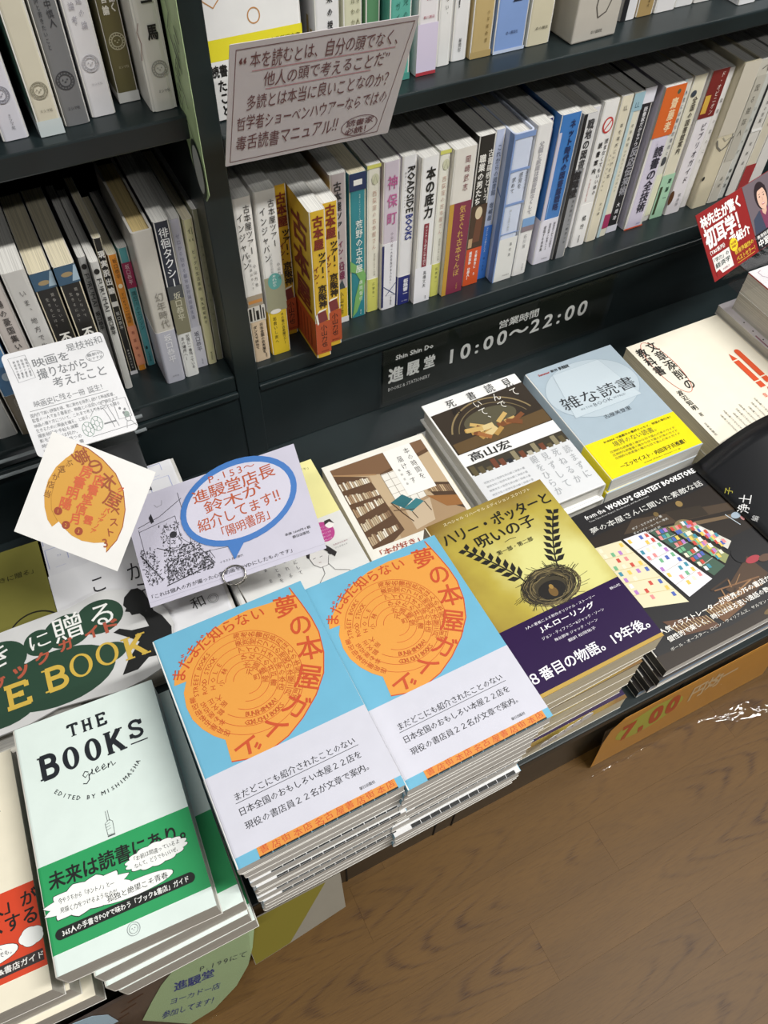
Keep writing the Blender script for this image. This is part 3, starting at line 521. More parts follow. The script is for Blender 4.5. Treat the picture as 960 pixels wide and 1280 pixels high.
G_RU = 'books on the upper right shelf'
ZR = .5195
def greenside(q, w, h): pass
RUb = [
 ('white paperback with a tan patterned side, right of the face out book', .2790, .664, .188, .0230, '#e8e7e8', dict(side=lambda q, w, h: [q.rect(6 + k * 7, 10 + k * 7, 4, 60 - (k % 3) * 9, '#b59c64', 1) for k in range(17)], items=[('V', '仕事と未来の授業', .6, 120, 40, 5, '#2c2c30', .02)])),
 ('cream paperback with olive lettering behind the notice', .3060, .666, .188, .0180, '#d7d6ba', dict(items=[('V', '本好きの人が', .75, 90, 40, 3.8, '#6d6c4c'), ('V', '読めばわかる', .5, 90, 40, 3.8, '#6d6c4c'), ('R', 0, 1, 92, 93, '#f0f0e4', 4)])),
 ('mid green paperback behind the notice', .3270, .666, .188, .0140, '#5d9069', dict(items=[('V', '読書', .5, 120, 90, 6, '#d9ead6')])),
 ('teal green paperback right of the notice', .3450, .656, .188, .0215, '#5fae9f', dict(items=[('V', '大人の育児の', .7, 110, 50, 4.6, '#24564f'), ('V', '絵本ブックガイド', .35, 112, 40, 4.6, '#24564f'), ('R', 0, 1, 0, 6, '#4a9488')])),
 ('white paperback with crimson lettering and lilac foot', .3730, .656, .188, .0205, '#e9e6e9', dict(items=[('V', 'で書いた97冊', .5, 150, 60, 6.5, '#a8465c', .01), ('R', 0, 1, 0, 44, '#d9d0e6'), ('R', 0, 1, 0, 3, '#b03a44', 4), ('T', '角川書店', .25, 48, 11, 2.4, '#a8465c')])),
 ('narrow white paperback with a dark picture at its top', .3985, .664, .188, .0150, '#e9e9e7', dict(items=[('R', 0, 1, 100, 188, '#3c4a3e'), ('E', .4, 130, 4, 12, '#9c4a3a', 4), ('V', '本屋は、', .5, 88, 64, 3.6, '#333333'), ('V', 'ない。', .5, 60, 40, 3.6, '#333333')])),
 ('white paperback with bold black title', .4165, .667, .188, .0165, '#ececec', dict(items=[('V', 'いま読むべき', .72, 120, 50, 6, '#26262a', .03), ('V', '本はこれだ！', .34, 110, 44, 6, '#26262a', .03), ('V', '勝間社', .5, 20, 8, 3, K)])),
 ('tan paperback beside the pale blue one', .4350, .664, .188, .0230, '#c4ad79', dict(items=[('V', '本になるには？', .6, 130, 60, 6, '#7c6534'), ('V', '小学館新書', .7, 42, 12, 2.8, '#7c6534'), ('R', 0, 1, 0, 6, '#b39c69')])),
 ('thick pale blue paperback with large author name', .4600, .663, .188, .0350, '#88a6dc', dict(pages='w', items=[('V', '坪内祐三', .6, 130, 38, 11, '#20263a', .01), ('T', '本の雑誌社', .35, 16, 13, 3, '#2c3a5c'), ('R', 0, 1, 0, 3, '#c5d2ea')])),
 ('cream paperback left of the grey slipcase', .4975, .663, .188, .0270, '#d8d1b6', dict(items=[('V', '古書のたのしみ', .5, 120, 50, 4.4, '#55503f'), ('T', '本の雑誌', .3, 14, 14, 3, '#55503f')])),
 ('narrow black and white paperback right of the slipcase', .6150, .670, .188, .0185, '#e4e4e6', dict(items=[('R', 0, .35, 0, 188, '#222226'), ('V', '編集者という', .65, 120, 40, 6, K, .02)])),
 ('gold brown paperback with a dark oval mark', .6355, .671, .188, .0215, '#ab9160', dict(items=[('E', .6, 36, 4, 5, '#4a3c22'), ('V', '新潮社', .6, 20, 8, 2.4, '#4a3c22')])),
 ('white paperback with red dots right of the gold one', .6590, .671, .188, .0270, '#e6e4e4', dict(items=[('E', .3, 60, 2, 2, '#b03a3a'), ('T', '河出書房', .4, 14, 10, 2.4, '#777777')])),
 ('white paperback, second right of the gold one', .6875, .673, .188, .0240, '#e2e2e2', dict(items=[('V', '本と暮らす', .5, 120, 50, 6, K)])),
 ('off white paperback, third right of the gold one', .7130, .673, .188, .0270, '#dedcd8', dict(items=[('V', '活字の海', .5, 120, 50, 6, K)])),
 ('white paperback near the right end of the upper shelf', .7530, .650, .188, .0240, '#e8e8ea', dict(items=[('V', '書評集成', .5, 120, 50, 6, '#884444')])),
 ('white paperback at the right end of the upper shelf', .7790, .652, .188, .0240, '#dfe4ea', dict(items=[('V', '読書日記', .5, 120, 50, 6, '#445588')])),
]
for lb, x, y, h, t, c, kw in RUb: shelf_book(lb, x, y, ZR, h, t, c, group=G_RU, **kw)
# grey slipcase, turned a little, with a drawn knotted line
sc = thing('slipcase', 'thick grey boxed book with a drawn dark line, on the upper right shelf', 'slipcase', (.5400, .648, ZR))
sc.rotation_euler = (0, 0, math.radians(2))
box('case', 0, .054, 0, .135, 0, .19, cov('#bfbab0'), sc, .0015)
q = Pr(frontmap(0)); q.line([(10, 60), (14, 52), (24, 48), (38, 50), (46, 58)], 1.4, '#5c5852'); q.line([(24, 48), (23, 30), (27, 20)], 1.4, '#5c5852'); q.line([(38, 50), (40, 34), (36, 24), (27, 20)], 1.4, '#5c5852')
q.line([(10, 60), (12, 90), (8, 120)], 1.4, '#5c5852'); q.line([(46, 58), (44, 90), (48, 130)], 1.4, '#5c5852'); q.T('本の雑誌社', 22, 6, 14, 3.4, '#55524c'); q.build('drawn_line', sc)
# face-out pocket book behind the notice
M_ = Matrix.Translation((.176 + .0035, .668, ZR)) @ Matrix.Rotation(math.radians(86), 4, 'X')
fb = book('pocket_book', 'white pocket book with ochre figure drawing and yellow band, shown face out behind the notice', M_, .0865, .152, .012, '#ecebea', 'w', 'R')
q = Pr(flatmap(.012)); q.rect(.3, 86.2, 46, 62, '#e6da2f'); q.T('光文社古典新訳文庫', 44, 51.5, 40, 4.4, K)
for pts in ([(8, 118), (6, 90), (14, 84), (22, 92), (20, 116)], [(40, 150), (42, 120), (34, 112), (34, 104), (52, 104), (54, 120), (58, 148)], [(52, 110), (66, 106), (66, 98), (48, 98)], [(30, 104), (16, 100), (18, 92), (32, 94)]): q.line(pts, 1.1, '#c08a52', closed=True)
q.ring(46, 74, 5, 5.5, 1, '#c08a52'); q.build('cover_picture', fb)
q = Pr(flatmap(.012)); q.T('読書とは何かを', 4, 34, 50, 9, K, .03); q.V('たこと', 12, 32, 2, 8, K, .03); q.V('きっと', 26, 32, 2, 8, K, .03); q.build('cover_lettering', fb)

# ================================================================== DISPLAY STACKS (plinth top z = .12)
ZP = .12
def lay(x, y, z, yaw=0): return Matrix.Translation((x, y, z)) @ Matrix.Rotation(math.radians(yaw), 4, 'Z')
def stack(n, label, group, x, y, ztop, w, h, cover, pages='w', spine='L', hard=False, band=None, yaw=0, jit=.002, top=None, low=None, shifts=None, toplabel=None, name='display_book', catlow='book'):
    """n books lying on the plinth, the topmost with its printed cover"""
    t = (ztop - ZP) / n; out = []
    ords = ['second', 'third', 'fourth', 'fifth', 'sixth', 'seventh', 'eighth', 'ninth', 'tenth', 'eleventh', 'twelfth']
    for i in range(n):
        k = n - 1 - i      # 0 = top
        dx, dy, dr = ((0, 0, 0) if k == 0 else (random.uniform(-jit, jit), random.uniform(-jit, jit), random.uniform(-.6, .6)))
        if shifts and k in shifts: dx, dy, dr = shifts[k]
        lb = toplabel if k == 0 else f'{ords[k - 1]} copy down in {label}'
        b = book(name, lb, lay(x + dx, y + dy, ZP + i * t + .0001, yaw + dr), w, h, t - .0002, cover, pages, spine, hard, band, group)
        if k == 0 and top: top(b, t - .0002)
        elif k and low: low(b, t - .0002, k)
        out.append(b)
    return out

# ---------- light blue bookshop guides
OR, ORL, BL, RD = '#d98f3e', '#df9a45', '#6db0cd', '#c4502c'
def blue_foot(b, t, k=0):
    q = Pr(flatmap(t)); q.rect(17, 122, .8, 8, OR, 2) if k == 0 else None
    for i in range(13 if k == 0 else 0): q.T('書店街本店名古屋'[i % 8], 19 + i * 8, 2.2, 6, 5.2, RD, 0, -8 if i % 2 else 6, 3)
    for i in range(11): q.rect(17 + i * 9.6, 26 + i * 9.6, 0.05, 1.3 if k != 8 else 3.4, '#191919', 4)
    if k: q.rect(.3, 127, .0, 7.4, '#d5d5d6', 1)
    q.build('cover_picture', b)
    q = Pr(lambda u, v, l: (u, -.00008 * l, v))
    if k in (0, 3, 5, 8, 9):
        for i in range(11): q.rect(17 + i * 9.6, 25.6 + i * 9.6, t * 1000 - (2.6 if k in (5, 9) else 1.2), t * 1000 - .2, '#191919', 1)
        q.build('edge_print', b)
def blue_cover(b, t):
    blue_foot(b, t)
    q = Pr(flatmap(t))
    body = [(13.7, 144), (9, 136), (7, 124), (8, 113), (12, 103), (18, 94), (24.5, 87.6), (23.5, 78), (22.9, 70.4), (36, 66.5), (51.6, 66), (67, 70), (82, 78), (98, 90), (110.7, 104), (118, 120), (121.8, 138), (121.6, 152), (119.5, 168), (116.4, 186),
            (115.6, 179), (96, 179.5), (78, 181.5), (58, 180), (40, 174.5), (26.7, 166.5), (15, 158), (6, 149.3), (4.3, 144.4)]
    q.poly(body, ORL, 2)
    q.line([(116.4, 186), (119.5, 168), (121.6, 152), (121.8, 138), (118, 120), (110.7, 104), (98, 90), (82, 78), (67, 70), (51.6, 66), (36, 66.5), (22.9, 70.4)], .9, RD, 3)
    cx, cy = 56, 124
    tl = [('夢', 107, 170.5, 20, -12), ('の', 111, 150, 20, -4), ('本', 109.5, 128, 21, -14), ('屋', 99, 106, 21, -34), ('ガ', 81, 89, 20, -52), ('イ', 60, 80.5, 20, -66), ('ド', 37, 76, 20, -76)]
    # sub title along the top left
    s = 'まだまだ知らない'; pts = [(10.5, 151, 62), (18.5, 160, 50), (27, 165.5, 40), (36, 169.5, 33), (47, 172.5, 22), (59, 174, 10), (71, 175, 2), (84, 174.5, -4)]
    tt = Pr(flatmap(t))
    for c, (x, y, r) in zip(s, pts): tt.ch(c, x, y, 12, 12, RD, .006, r, 5)
    for c, x, y, z_, r in tl: tt.ch(c, x, y, z_, z_ * 1.05, RD, .01, r, 5)
    tt.build('title_lettering', b, 'red title lettering round the orange shape')
    # shell of small shop names
    names = ['海老名書店長月ほんの本屋さん町家', '東京堂カフェの地図の本屋三月', 'アイウエオの家の本店', 'ひなたの井戸書', '水道橋堂', '元町']
    for k, (rr, nm) in enumerate(zip((39.5, 33, 26.5, 20, 13.5, 7.5), names)):
        q.ring(cx, cy, rr + 3.3, rr + 3.3, .35, RD, 4, 48, math.radians(-165 + k * 12), math.radians(160))
        q.arc(nm, cx, cy, rr, 86, -52 + k * 4, 5.7, '#bd562a', .004, False, 4)
    for k, (nm, rr) in enumerate((('STREET BOOKS', 39.5), ('ROOD STOCK', 33), ('HOLE', 26.5), ('小林', 20))):
        q.arc(nm, cx, cy, rr, 174, 118, 5.2, '#bd562a', .004, True, 4)
    q.arc('BUNSHIMURA!', cx, cy, 27, -114, -58, 5.6, '#bd562a', .004, 'in', 5); q.arc('GOKUCHU BOOKS', cx, cy, 33.5, -114, -60, 5.6, '#bd562a', .004, 'in', 5)
    q.arc('書店街名古屋月店', cx, cy, 43, 172, 232, 5.2, '#bd562a', .004, False, 4); q.arc('名古屋の本', cx, cy, 37, 182, 222, 5, '#bd562a', .004, False, 4)
    q.arc('正文館', cx, cy, 31, 182, 214, 5, '#bd562a', .004, False, 4); q.arc('大阪', cx, cy, 25, 182, 210, 5, '#bd562a', .004, False, 4)
    q.build('cover_picture', b, 'orange shell shape filled with small red shop names')
    q = Pr(flatmap(t + .0003))
    q.T('まだどこにも紹介されたことのない', 16, 42.5, 93, 5.8, '#2b2b30'); q.rect(15, 110, 40.8, 41.2, '#2b2b30', 3)
    q.T('日本全国のおもしろい本屋２２店を', 15.5, 31.5, 93, 5.8, '#2b2b30'); q.T('現役の書店員２２名が文章で案内。', 15.5, 21, 94, 5.8, '#2b2b30')
    q.T('朝日出版社', 97, 10.5, 12, 2.4, '#2b2b30'); q.build('band_lettering', b)
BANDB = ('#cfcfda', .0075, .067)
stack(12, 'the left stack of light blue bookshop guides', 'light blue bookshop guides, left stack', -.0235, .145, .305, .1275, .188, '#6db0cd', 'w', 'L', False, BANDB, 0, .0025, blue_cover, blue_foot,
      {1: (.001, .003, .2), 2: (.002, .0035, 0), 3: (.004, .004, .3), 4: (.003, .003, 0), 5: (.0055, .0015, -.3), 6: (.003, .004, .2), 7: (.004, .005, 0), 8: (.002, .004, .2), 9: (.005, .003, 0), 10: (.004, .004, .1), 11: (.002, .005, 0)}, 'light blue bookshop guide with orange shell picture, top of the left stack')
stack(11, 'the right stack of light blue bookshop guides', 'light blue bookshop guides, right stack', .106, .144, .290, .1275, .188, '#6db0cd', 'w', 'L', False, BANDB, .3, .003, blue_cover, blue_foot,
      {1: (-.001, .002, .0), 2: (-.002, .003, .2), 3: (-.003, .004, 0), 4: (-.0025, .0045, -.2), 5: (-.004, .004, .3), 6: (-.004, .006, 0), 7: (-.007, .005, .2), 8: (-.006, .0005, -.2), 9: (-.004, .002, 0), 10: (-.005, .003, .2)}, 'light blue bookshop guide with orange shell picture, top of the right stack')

# ---------- green and red hand lettered guides
def slab(q, ch, x, y, w, h, s, m, ly=5):
    """slab serif capital drawn from strokes; x,y lower left"""
    def st(*p): q.line([(x + a * w, y + b * h) for a, b in p], s, m, ly)
    def sf(a, b, wd=.34): q.rect(x + a * w - wd * w / 2, x + a * w + wd * w / 2, y + b * h - (h * .035), y + b * h + (h * .035), m, ly)
    if ch == 'T': st((.5, 0), (.5, 1)); st((.02, .96), (.98, .96)); sf(.5, .03, .5); st((.06, .78), (.06, 1)); st((.94, .78), (.94, 1))
    if ch == 'H': st((.2, 0), (.2, 1)); st((.8, 0), (.8, 1)); st((.2, .5), (.8, .5)); [sf(a, b, .4) for a in (.2, .8) for b in (.03, .97)]
    if ch == 'E': st((.22, 0), (.22, 1)); st((.05, .96), (.92, .96)); st((.05, .04), (.95, .04)); st((.22, .52), (.65, .52)); st((.9, .76), (.9, 1)); st((.92, 0), (.92, .26)); st((.65, .4), (.65, .64))
    if ch == 'B':
        st((.22, 0), (.22, 1)); sf(.15, .03, .3); sf(.15, .97, .3)
        st((.15, .96), (.55, .96), *[(.55 + .26 * math.cos(a), .745 + .215 * math.sin(a)) for a in [PI / 2 - .31 * i for i in range(1, 10)]], (.55, .53), (.22, .53))
        st((.22, .53), (.58, .53), *[(.58 + .3 * math.cos(a), .285 + .245 * math.sin(a)) for a in [PI / 2 - .31 * i for i in range(1, 10)]], (.58, .04), (.15, .04))
    if ch == 'O':
        n = 26
        P = [(x + w * .5 + w * .42 * math.cos(2 * PI * i / n), y + h * .5 + h * .5 * math.sin(2 * PI * i / n)) for i in range(n)]
        Q = [(x + w * .5 + (w * .42 - s) * math.cos(2 * PI * i / n), y + h * .5 + (h * .5 - s * .55) * math.sin(2 * PI * i / n)) for i in range(n)]
        q.raw(P + Q, [(i, (i + 1) % n, n + (i + 1) % n, n + i) for i in range(n)], m, ly)
    if ch == 'K': st((.2, 0), (.2, 1)); st((.82, .97), (.24, .42)); st((.42, .58), (.86, .03)); [sf(a, b, .38) for a, b in ((.2, .03), (.2, .97), (.82, .97), (.86, .03))]
    if ch == 'S': st((.84, .70), (.82, .82), (.74, .92), (.62, .98), (.5, .99), (.36, .97), (.25, .9), (.19, .8), (.2, .69), (.28, .6), (.42, .54), (.6, .47), (.75, .4), (.84, .3), (.84, .18), (.76, .08), (.62, .02), (.5, .01), (.36, .03), (.24, .1), (.17, .2), (.16, .28)); st((.86, .74), (.86, .99)); st((.14, .26), (.14, 0))
def books_cover(bandc, ink2, green=True):
    def f(b, t):
        q = Pr(flatmap(t)); D = '#20242a'
        for i, c in enumerate('THE'): slab(q, c, 41 + i * 11.2, 164.5, 8, 10.5, 1.9, D)
        for i, c in enumerate('BOOK'): slab(q, c, 14.5 + i * 17.2, 138, 15, 19, 3.9, D)
        slab(q, 'S', 85, 144, 12.5, 14, 2.6, D); q.rect(85, 98.5, 139.2, 140.2, D, 5)
        q.build('title_lettering', b)
        q = Pr(flatmap(t))
        # script word
        if green:
            g = [[(49, 132), (46.5, 133.5), (44.5, 131), (46, 128.6), (49, 131), (48.6, 126), (46, 123.5), (43.5, 124.5)], [(49, 129), (52, 131.5), (52, 133.5), (51.4, 129.5), (53.4, 129)],
                 [(54, 130.5), (57, 132), (56.4, 133.8), (54.4, 132), (55, 129.2), (58, 130)], [(59, 130.5), (62, 132), (61.4, 133.8), (59.4, 132), (60, 129.2), (63, 130.4)], [(64, 129.2), (64.6, 133), (64.4, 131), (67, 133.6), (67.6, 129.8), (70, 131)]]
            for l in g: q.line([(a * 1 + .5, c - 1) for a, c in l], .75, D, 4)
        q.arc('EDITED BY MISHIMASHA', 56, 152, 41.5, 217, 320, 4.6, D, .01, 'in', 4)
        # small pointing hand
        hx, hy = 55.8, 78
        q.line([(hx - .8, hy + 10), (hx - .8, hy + 18), (hx + .8, hy + 18.3), (hx + .8, hy + 10)], .3, '#4a4e50', 4); q.line([(hx - 2.6, hy), (hx - 2.8, hy + 9), (hx - .8, hy + 10.5), (hx + .8, hy + 11), (hx + 2.8, hy + 9), (hx + 2.4, hy), (hx - 2.6, hy)], .3, '#4a4e50', 4)
        for k in range(3): q.line([(hx - 2.4, hy + 4 + k * 2), (hx + .6, hy + 4.6 + k * 2)], .25, '#4a4e50', 4)
        q.rect(hx - 2.8, hx + 2.6, hy - 1.4, hy - .4, '#4a4e50', 4)
        q.ring(56, 8.5, 4.4, 4.4, .35, '#8b9193', 4); q.ring(56, 8.5, 3, 3, .3, '#8b9193', 4); q.ell(55, 9, .35, .4, '#8b9193', 4, 8); q.ell(57, 9, .35, .4, '#8b9193', 4, 8); q.ell(56, 7.8, .4, .3, '#8b9193', 4, 8)
        q.build('cover_lettering', b)
        q = Pr(flatmap(t + .0003)); I = '#1b1e1c'
        def cloud(cx, cy, rx, ry, spikes, amp, n=1, rot=0):
            N = spikes * 8; P = []
            for i in range(N):
                a = 2 * PI * i / N; ph = (i % 8) / 8
                k = 1 + amp * (math.sin(PI * ph) if amp > 0 else -(1 - abs(2 * ph - 1)))
                P.append((cx + rx * k * math.cos(a), cy + ry * k * math.sin(a)))
            q.poly([(cx + (u - cx) * 1.02, cy + (v - cy) * 1.05) for u, v in P], I, 3); q.poly(P, '#f4f5f2', 4)
        if green:
            q.T('未来は読書にあり。', 7, 56, 99, 12.5, I, .018, -1.5)
            cloud(31, 43, 26, 9.5, 12, -.22); cloud(83, 51, 21, 7.5, 14, .12); cloud(64, 34.5, 27, 5.2, 3, .02)
            q.H('今やうちから「ホントノ」と―', 11, 44.5, 39, 4.2, I, 0, -4, .06, 6); q.H('見描く力をつけるようなのだ', 11, 38, 40, 4.2, I, 0, -4, .06, 6)
            q.H('「お前は間違っているよ', 65, 51.6, 36, 4, I, 0, -1, .06, 6); q.H('なんて、どうでもいいぜ。', 66, 46.5, 34, 4, I, 0, -1, .06, 6); q.H('孤独と絶望こそ青春', 43, 31.5, 44, 5, I, 0, 0, .06, 6)
            q.rect(9, 101, 21.5, 29, I, 5); q.ell(9, 25.2, 3.75, 3.75, I, 5); q.ell(101, 25.2, 3.75, 3.75, I, 5)
            q.T('365人の手書きPOPで味わう「ブック&書店」ガイド', 10, 23, 90, 4.4, '#f3f4f0', .012, 0, 6)
        else:
            q.T('本の「達人」が', 30, 62, 84, 11, I, .015); q.T('オススメする', 40, 49, 72, 11, I, .015)
            cloud(70, 37, 26, 6.5, 3, .03); cloud(106, 40, 8, 6, 5, .12); q.H('聞いてるわたし、', 56, 37.5, 32, 4.2, I, 0, 3, .06, 6); q.H('本が好きになるのでも。', 52, 32, 42, 4.2, I, 0, 3, .06, 6)
            q.rect(0, 112, 21, 29, '#3a3231', 5); q.T('365書店で迫る、ブック&書店ガイド', 22, 22.8, 90, 4.8, '#f3f0ea', .012, 0, 6)
        q.build('band_lettering', b)
    return f
BG = mat('green_paper_band', '#2f9e5f', .4, 'paper', coat=.15); BR = mat('vermilion_paper_band', '#d8492b', .4, 'paper', coat=.15)
stack(4, 'the stack of pale mint hand lettered guides', 'pale mint hand lettered guides', -.160, .150, .250, .1135, .188, '#dfece6', 'g', 'L', False, (BG, .0135, .0750), -3.2, .002, books_cover(None, None, True), None,
      {1: (.0165, -.004, 2.5), 2: (.015, -.007, 2.6), 3: (.017, -.0075, 2.8)}, 'pale mint guide with green paper band and black slab title, top of its stack')
stack(3, 'the stack of cream hand lettered guides', 'cream hand lettered guides', -.284, .157, .2205, .1135, .188, '#f0e8d2', 'g', 'L', False, (BR, .0170, .0780), -3.0, .002, books_cover(None, None, False), None,
      {1: (.003, .001, .5), 2: (.0115, -.004, .3)}, 'cream guide with vermilion paper band and black slab title at the left edge')

# ---------- play script with the dark nest
M_POT = None
def pot_mat():
    m = bpy.data.materials.new('golden_mottled_cover'); m.use_nodes = True; nt = m.node_tree; L = nt.links.new; b = nt.nodes['Principled BSDF']
    b.inputs['Roughness'].default_value = .3; b.inputs['Coat Weight'].default_value = .3
    tc = nt.nodes.new('ShaderNodeTexCoord'); n = nt.nodes.new('ShaderNodeTexNoise'); n.inputs['Scale'].default_value = 13; n.inputs['Detail'].default_value = 4; L(tc.outputs['Object'], n.inputs[0])
    sp = nt.nodes.new('ShaderNodeSeparateXYZ'); L(tc.outputs['Object'], sp.inputs[0])
    # printed picture: pale centre, brown rim
    d = nt.nodes.new('ShaderNodeVectorMath'); d.operation = 'DISTANCE'; d.inputs[1].default_value = (.078, .095, .025); L(tc.outputs['Object'], d.inputs[0])
    a = nt.nodes.new('ShaderNodeMath'); a.operation = 'MULTIPLY_ADD'; a.inputs[1].default_value = .11; L(n.outputs[0], a.inputs[0]); L(d.outputs['Value'], a.inputs[2])
    cr = nt.nodes.new('ShaderNodeValToRGB'); e = cr.color_ramp.elements; e[0].position = .085; e[0].color = lin('#d8d48c'); e[1].position = .175; e[1].color = lin('#75562a')
    x = cr.color_ramp.elements.new(.120); x.color = lin('#b5a448'); L(a.outputs[0], cr.inputs[0]); L(cr.outputs[0], b.inputs['Base Color'])
    return m
BP = mat('deep_purple_paper_band', '#2b1742', .3, 'paper', coat=.3)
def pot_cover(b, t):
    q = Pr(flatmap(t)); D = '#17150f'; rnd = random.Random(3)
    # dark nest of twigs with two plume fans
    q.ell(69, 84, 25, 17, '#3a3322', 3)
    for k in range(190):
        a = rnd.uniform(0, 2 * PI); rr = rnd.uniform(.55, 1.12); a2 = a + rnd.uniform(.4, 1.3)
        P = [(69 + 26 * rr * math.cos(a + (a2 - a) * s / 4) + rnd.uniform(-1, 1), 84 + 17.5 * rr * math.sin(a + (a2 - a) * s / 4) + rnd.uniform(-1, 1)) for s in range(5)]
        q.line(P, rnd.uniform(.3, .8), rnd.choice(['#1f1b12', '#5b4f33', '#2b2518', '#7a6c48']), 4 + k % 3)
    for k in range(50):
        a = rnd.uniform(0, 2 * PI); q.line([(69 + 25 * math.cos(a), 84 + 17 * math.sin(a)), (69 + rnd.uniform(30, 40) * math.cos(a + .15), 84 + rnd.uniform(19, 26) * math.sin(a + .15))], .35, '#2b2518', 4)
    q.ell(68, 80, 13, 9, '#140f0a', 7); q.ell(68, 78, 4, 5, '#6e5226', 8); q.ell(69, 83, 2, 2.4, '#9a7a3c', 8)
    for sx, bx, by in ((-1, 52, 96), (1, 86, 96)):      # two plain leafy sprigs
        st = [(bx + sx * 30 * u ** 1.3, by + 52 * u) for u in [i / 8 for i in range(9)]]
        q.line(st, 1.1, D, 5)
        for k in range(1, 9):
            for sd in (-1, 1):
                x, y = st[k]; an = math.radians(66 if sx > 0 else 114) + sd * .85; Ln = 13 - k * .6
                ex, ey = x + math.cos(an) * Ln, y + math.sin(an) * Ln; nx, ny = -math.sin(an) * 2.6, math.cos(an) * 2.6
                q.poly([(x, y), ((x + ex) / 2 - nx, (y + ey) / 2 - ny), (ex, ey), ((x + ex) / 2 + nx, (y + ey) / 2 + ny)], D, 4)
    q.build('cover_picture', b, 'dark nest with two black leafy sprigs')
    q = Pr(flatmap(t)); q.T('スペシャル リハーサル エディション スクリプト', 17, 180.5, 95, 3.6, '#efe6c4', 0, 0, 6); q.T('ハリー・ポッターと', 8, 160, 115, 13.5, D, .012, 0, 7)
    q.T('呪いの子', 34, 144.5, 62, 12.5, D, .01, 0, 7); q.line([(58, 141), (64, 142), (70, 141)], .5, D, 6); q.T('第一部・第二部', 45, 131, 38, 4.6, D, .005, 0, 7); q.build('title_lettering', b)
    q = Pr(flatmap(t + .0003)); 
    q.T('3人の著者による新作オリジナル・ストーリー', 26, 57, 72, 2.7, '#e6e2ea'); q.T('J.K.ローリング', 36.5, 48.6, 56, 6, '#f0eef2', .015); q.T('ジョン・ティファニー&ジャック・ソーン', 33, 42.4, 64, 3, '#e6e2ea')
    q.T('舞台脚本 ジャック・ソーン', 42, 36.8, 44, 2.8, '#e6e2ea'); q.T('翻訳 松岡佑子', 52, 31.3, 28, 2.8, '#e6e2ea'); q.T('８番目の物語。19年後。', 4, 11.5, 119, 11, '#f3f2f5', .012); q.T('静山社', 114, 56.4, 11, 2.6, '#e6e2ea')
    q.rect(.3, 127.4, .2, 3.4, '#b59440', 2); q.build('band_lettering', b)
def pot_low(b, t, k):
    q = Pr(lambda u, v, l: (u, -.00008 * l, v)); q.rect(.5, 127, t * 1000 - 1.0, t * 1000 - .25, '#c2a449', 1)
    if k in (1, 2): q.rect(.5, 127, t * 1000 - 2.2, t * 1000 - 1.0, '#2b1742', 1)
    q.build('edge_print', b)
stack(6, 'the stack of gold and purple play scripts', 'gold and purple play scripts', .236, .164, .275, .128, .188, pot_mat(), 'c', 'L', False, (BP, .0035, .0650), .6, .003, pot_cover, pot_low,
      {1: (-.001, .002, 1.2), 2: (-.003, .003, -.4), 4: (-.002, .004, .5)}, 'play script with gold cover, dark nest picture and purple band, top of its stack')

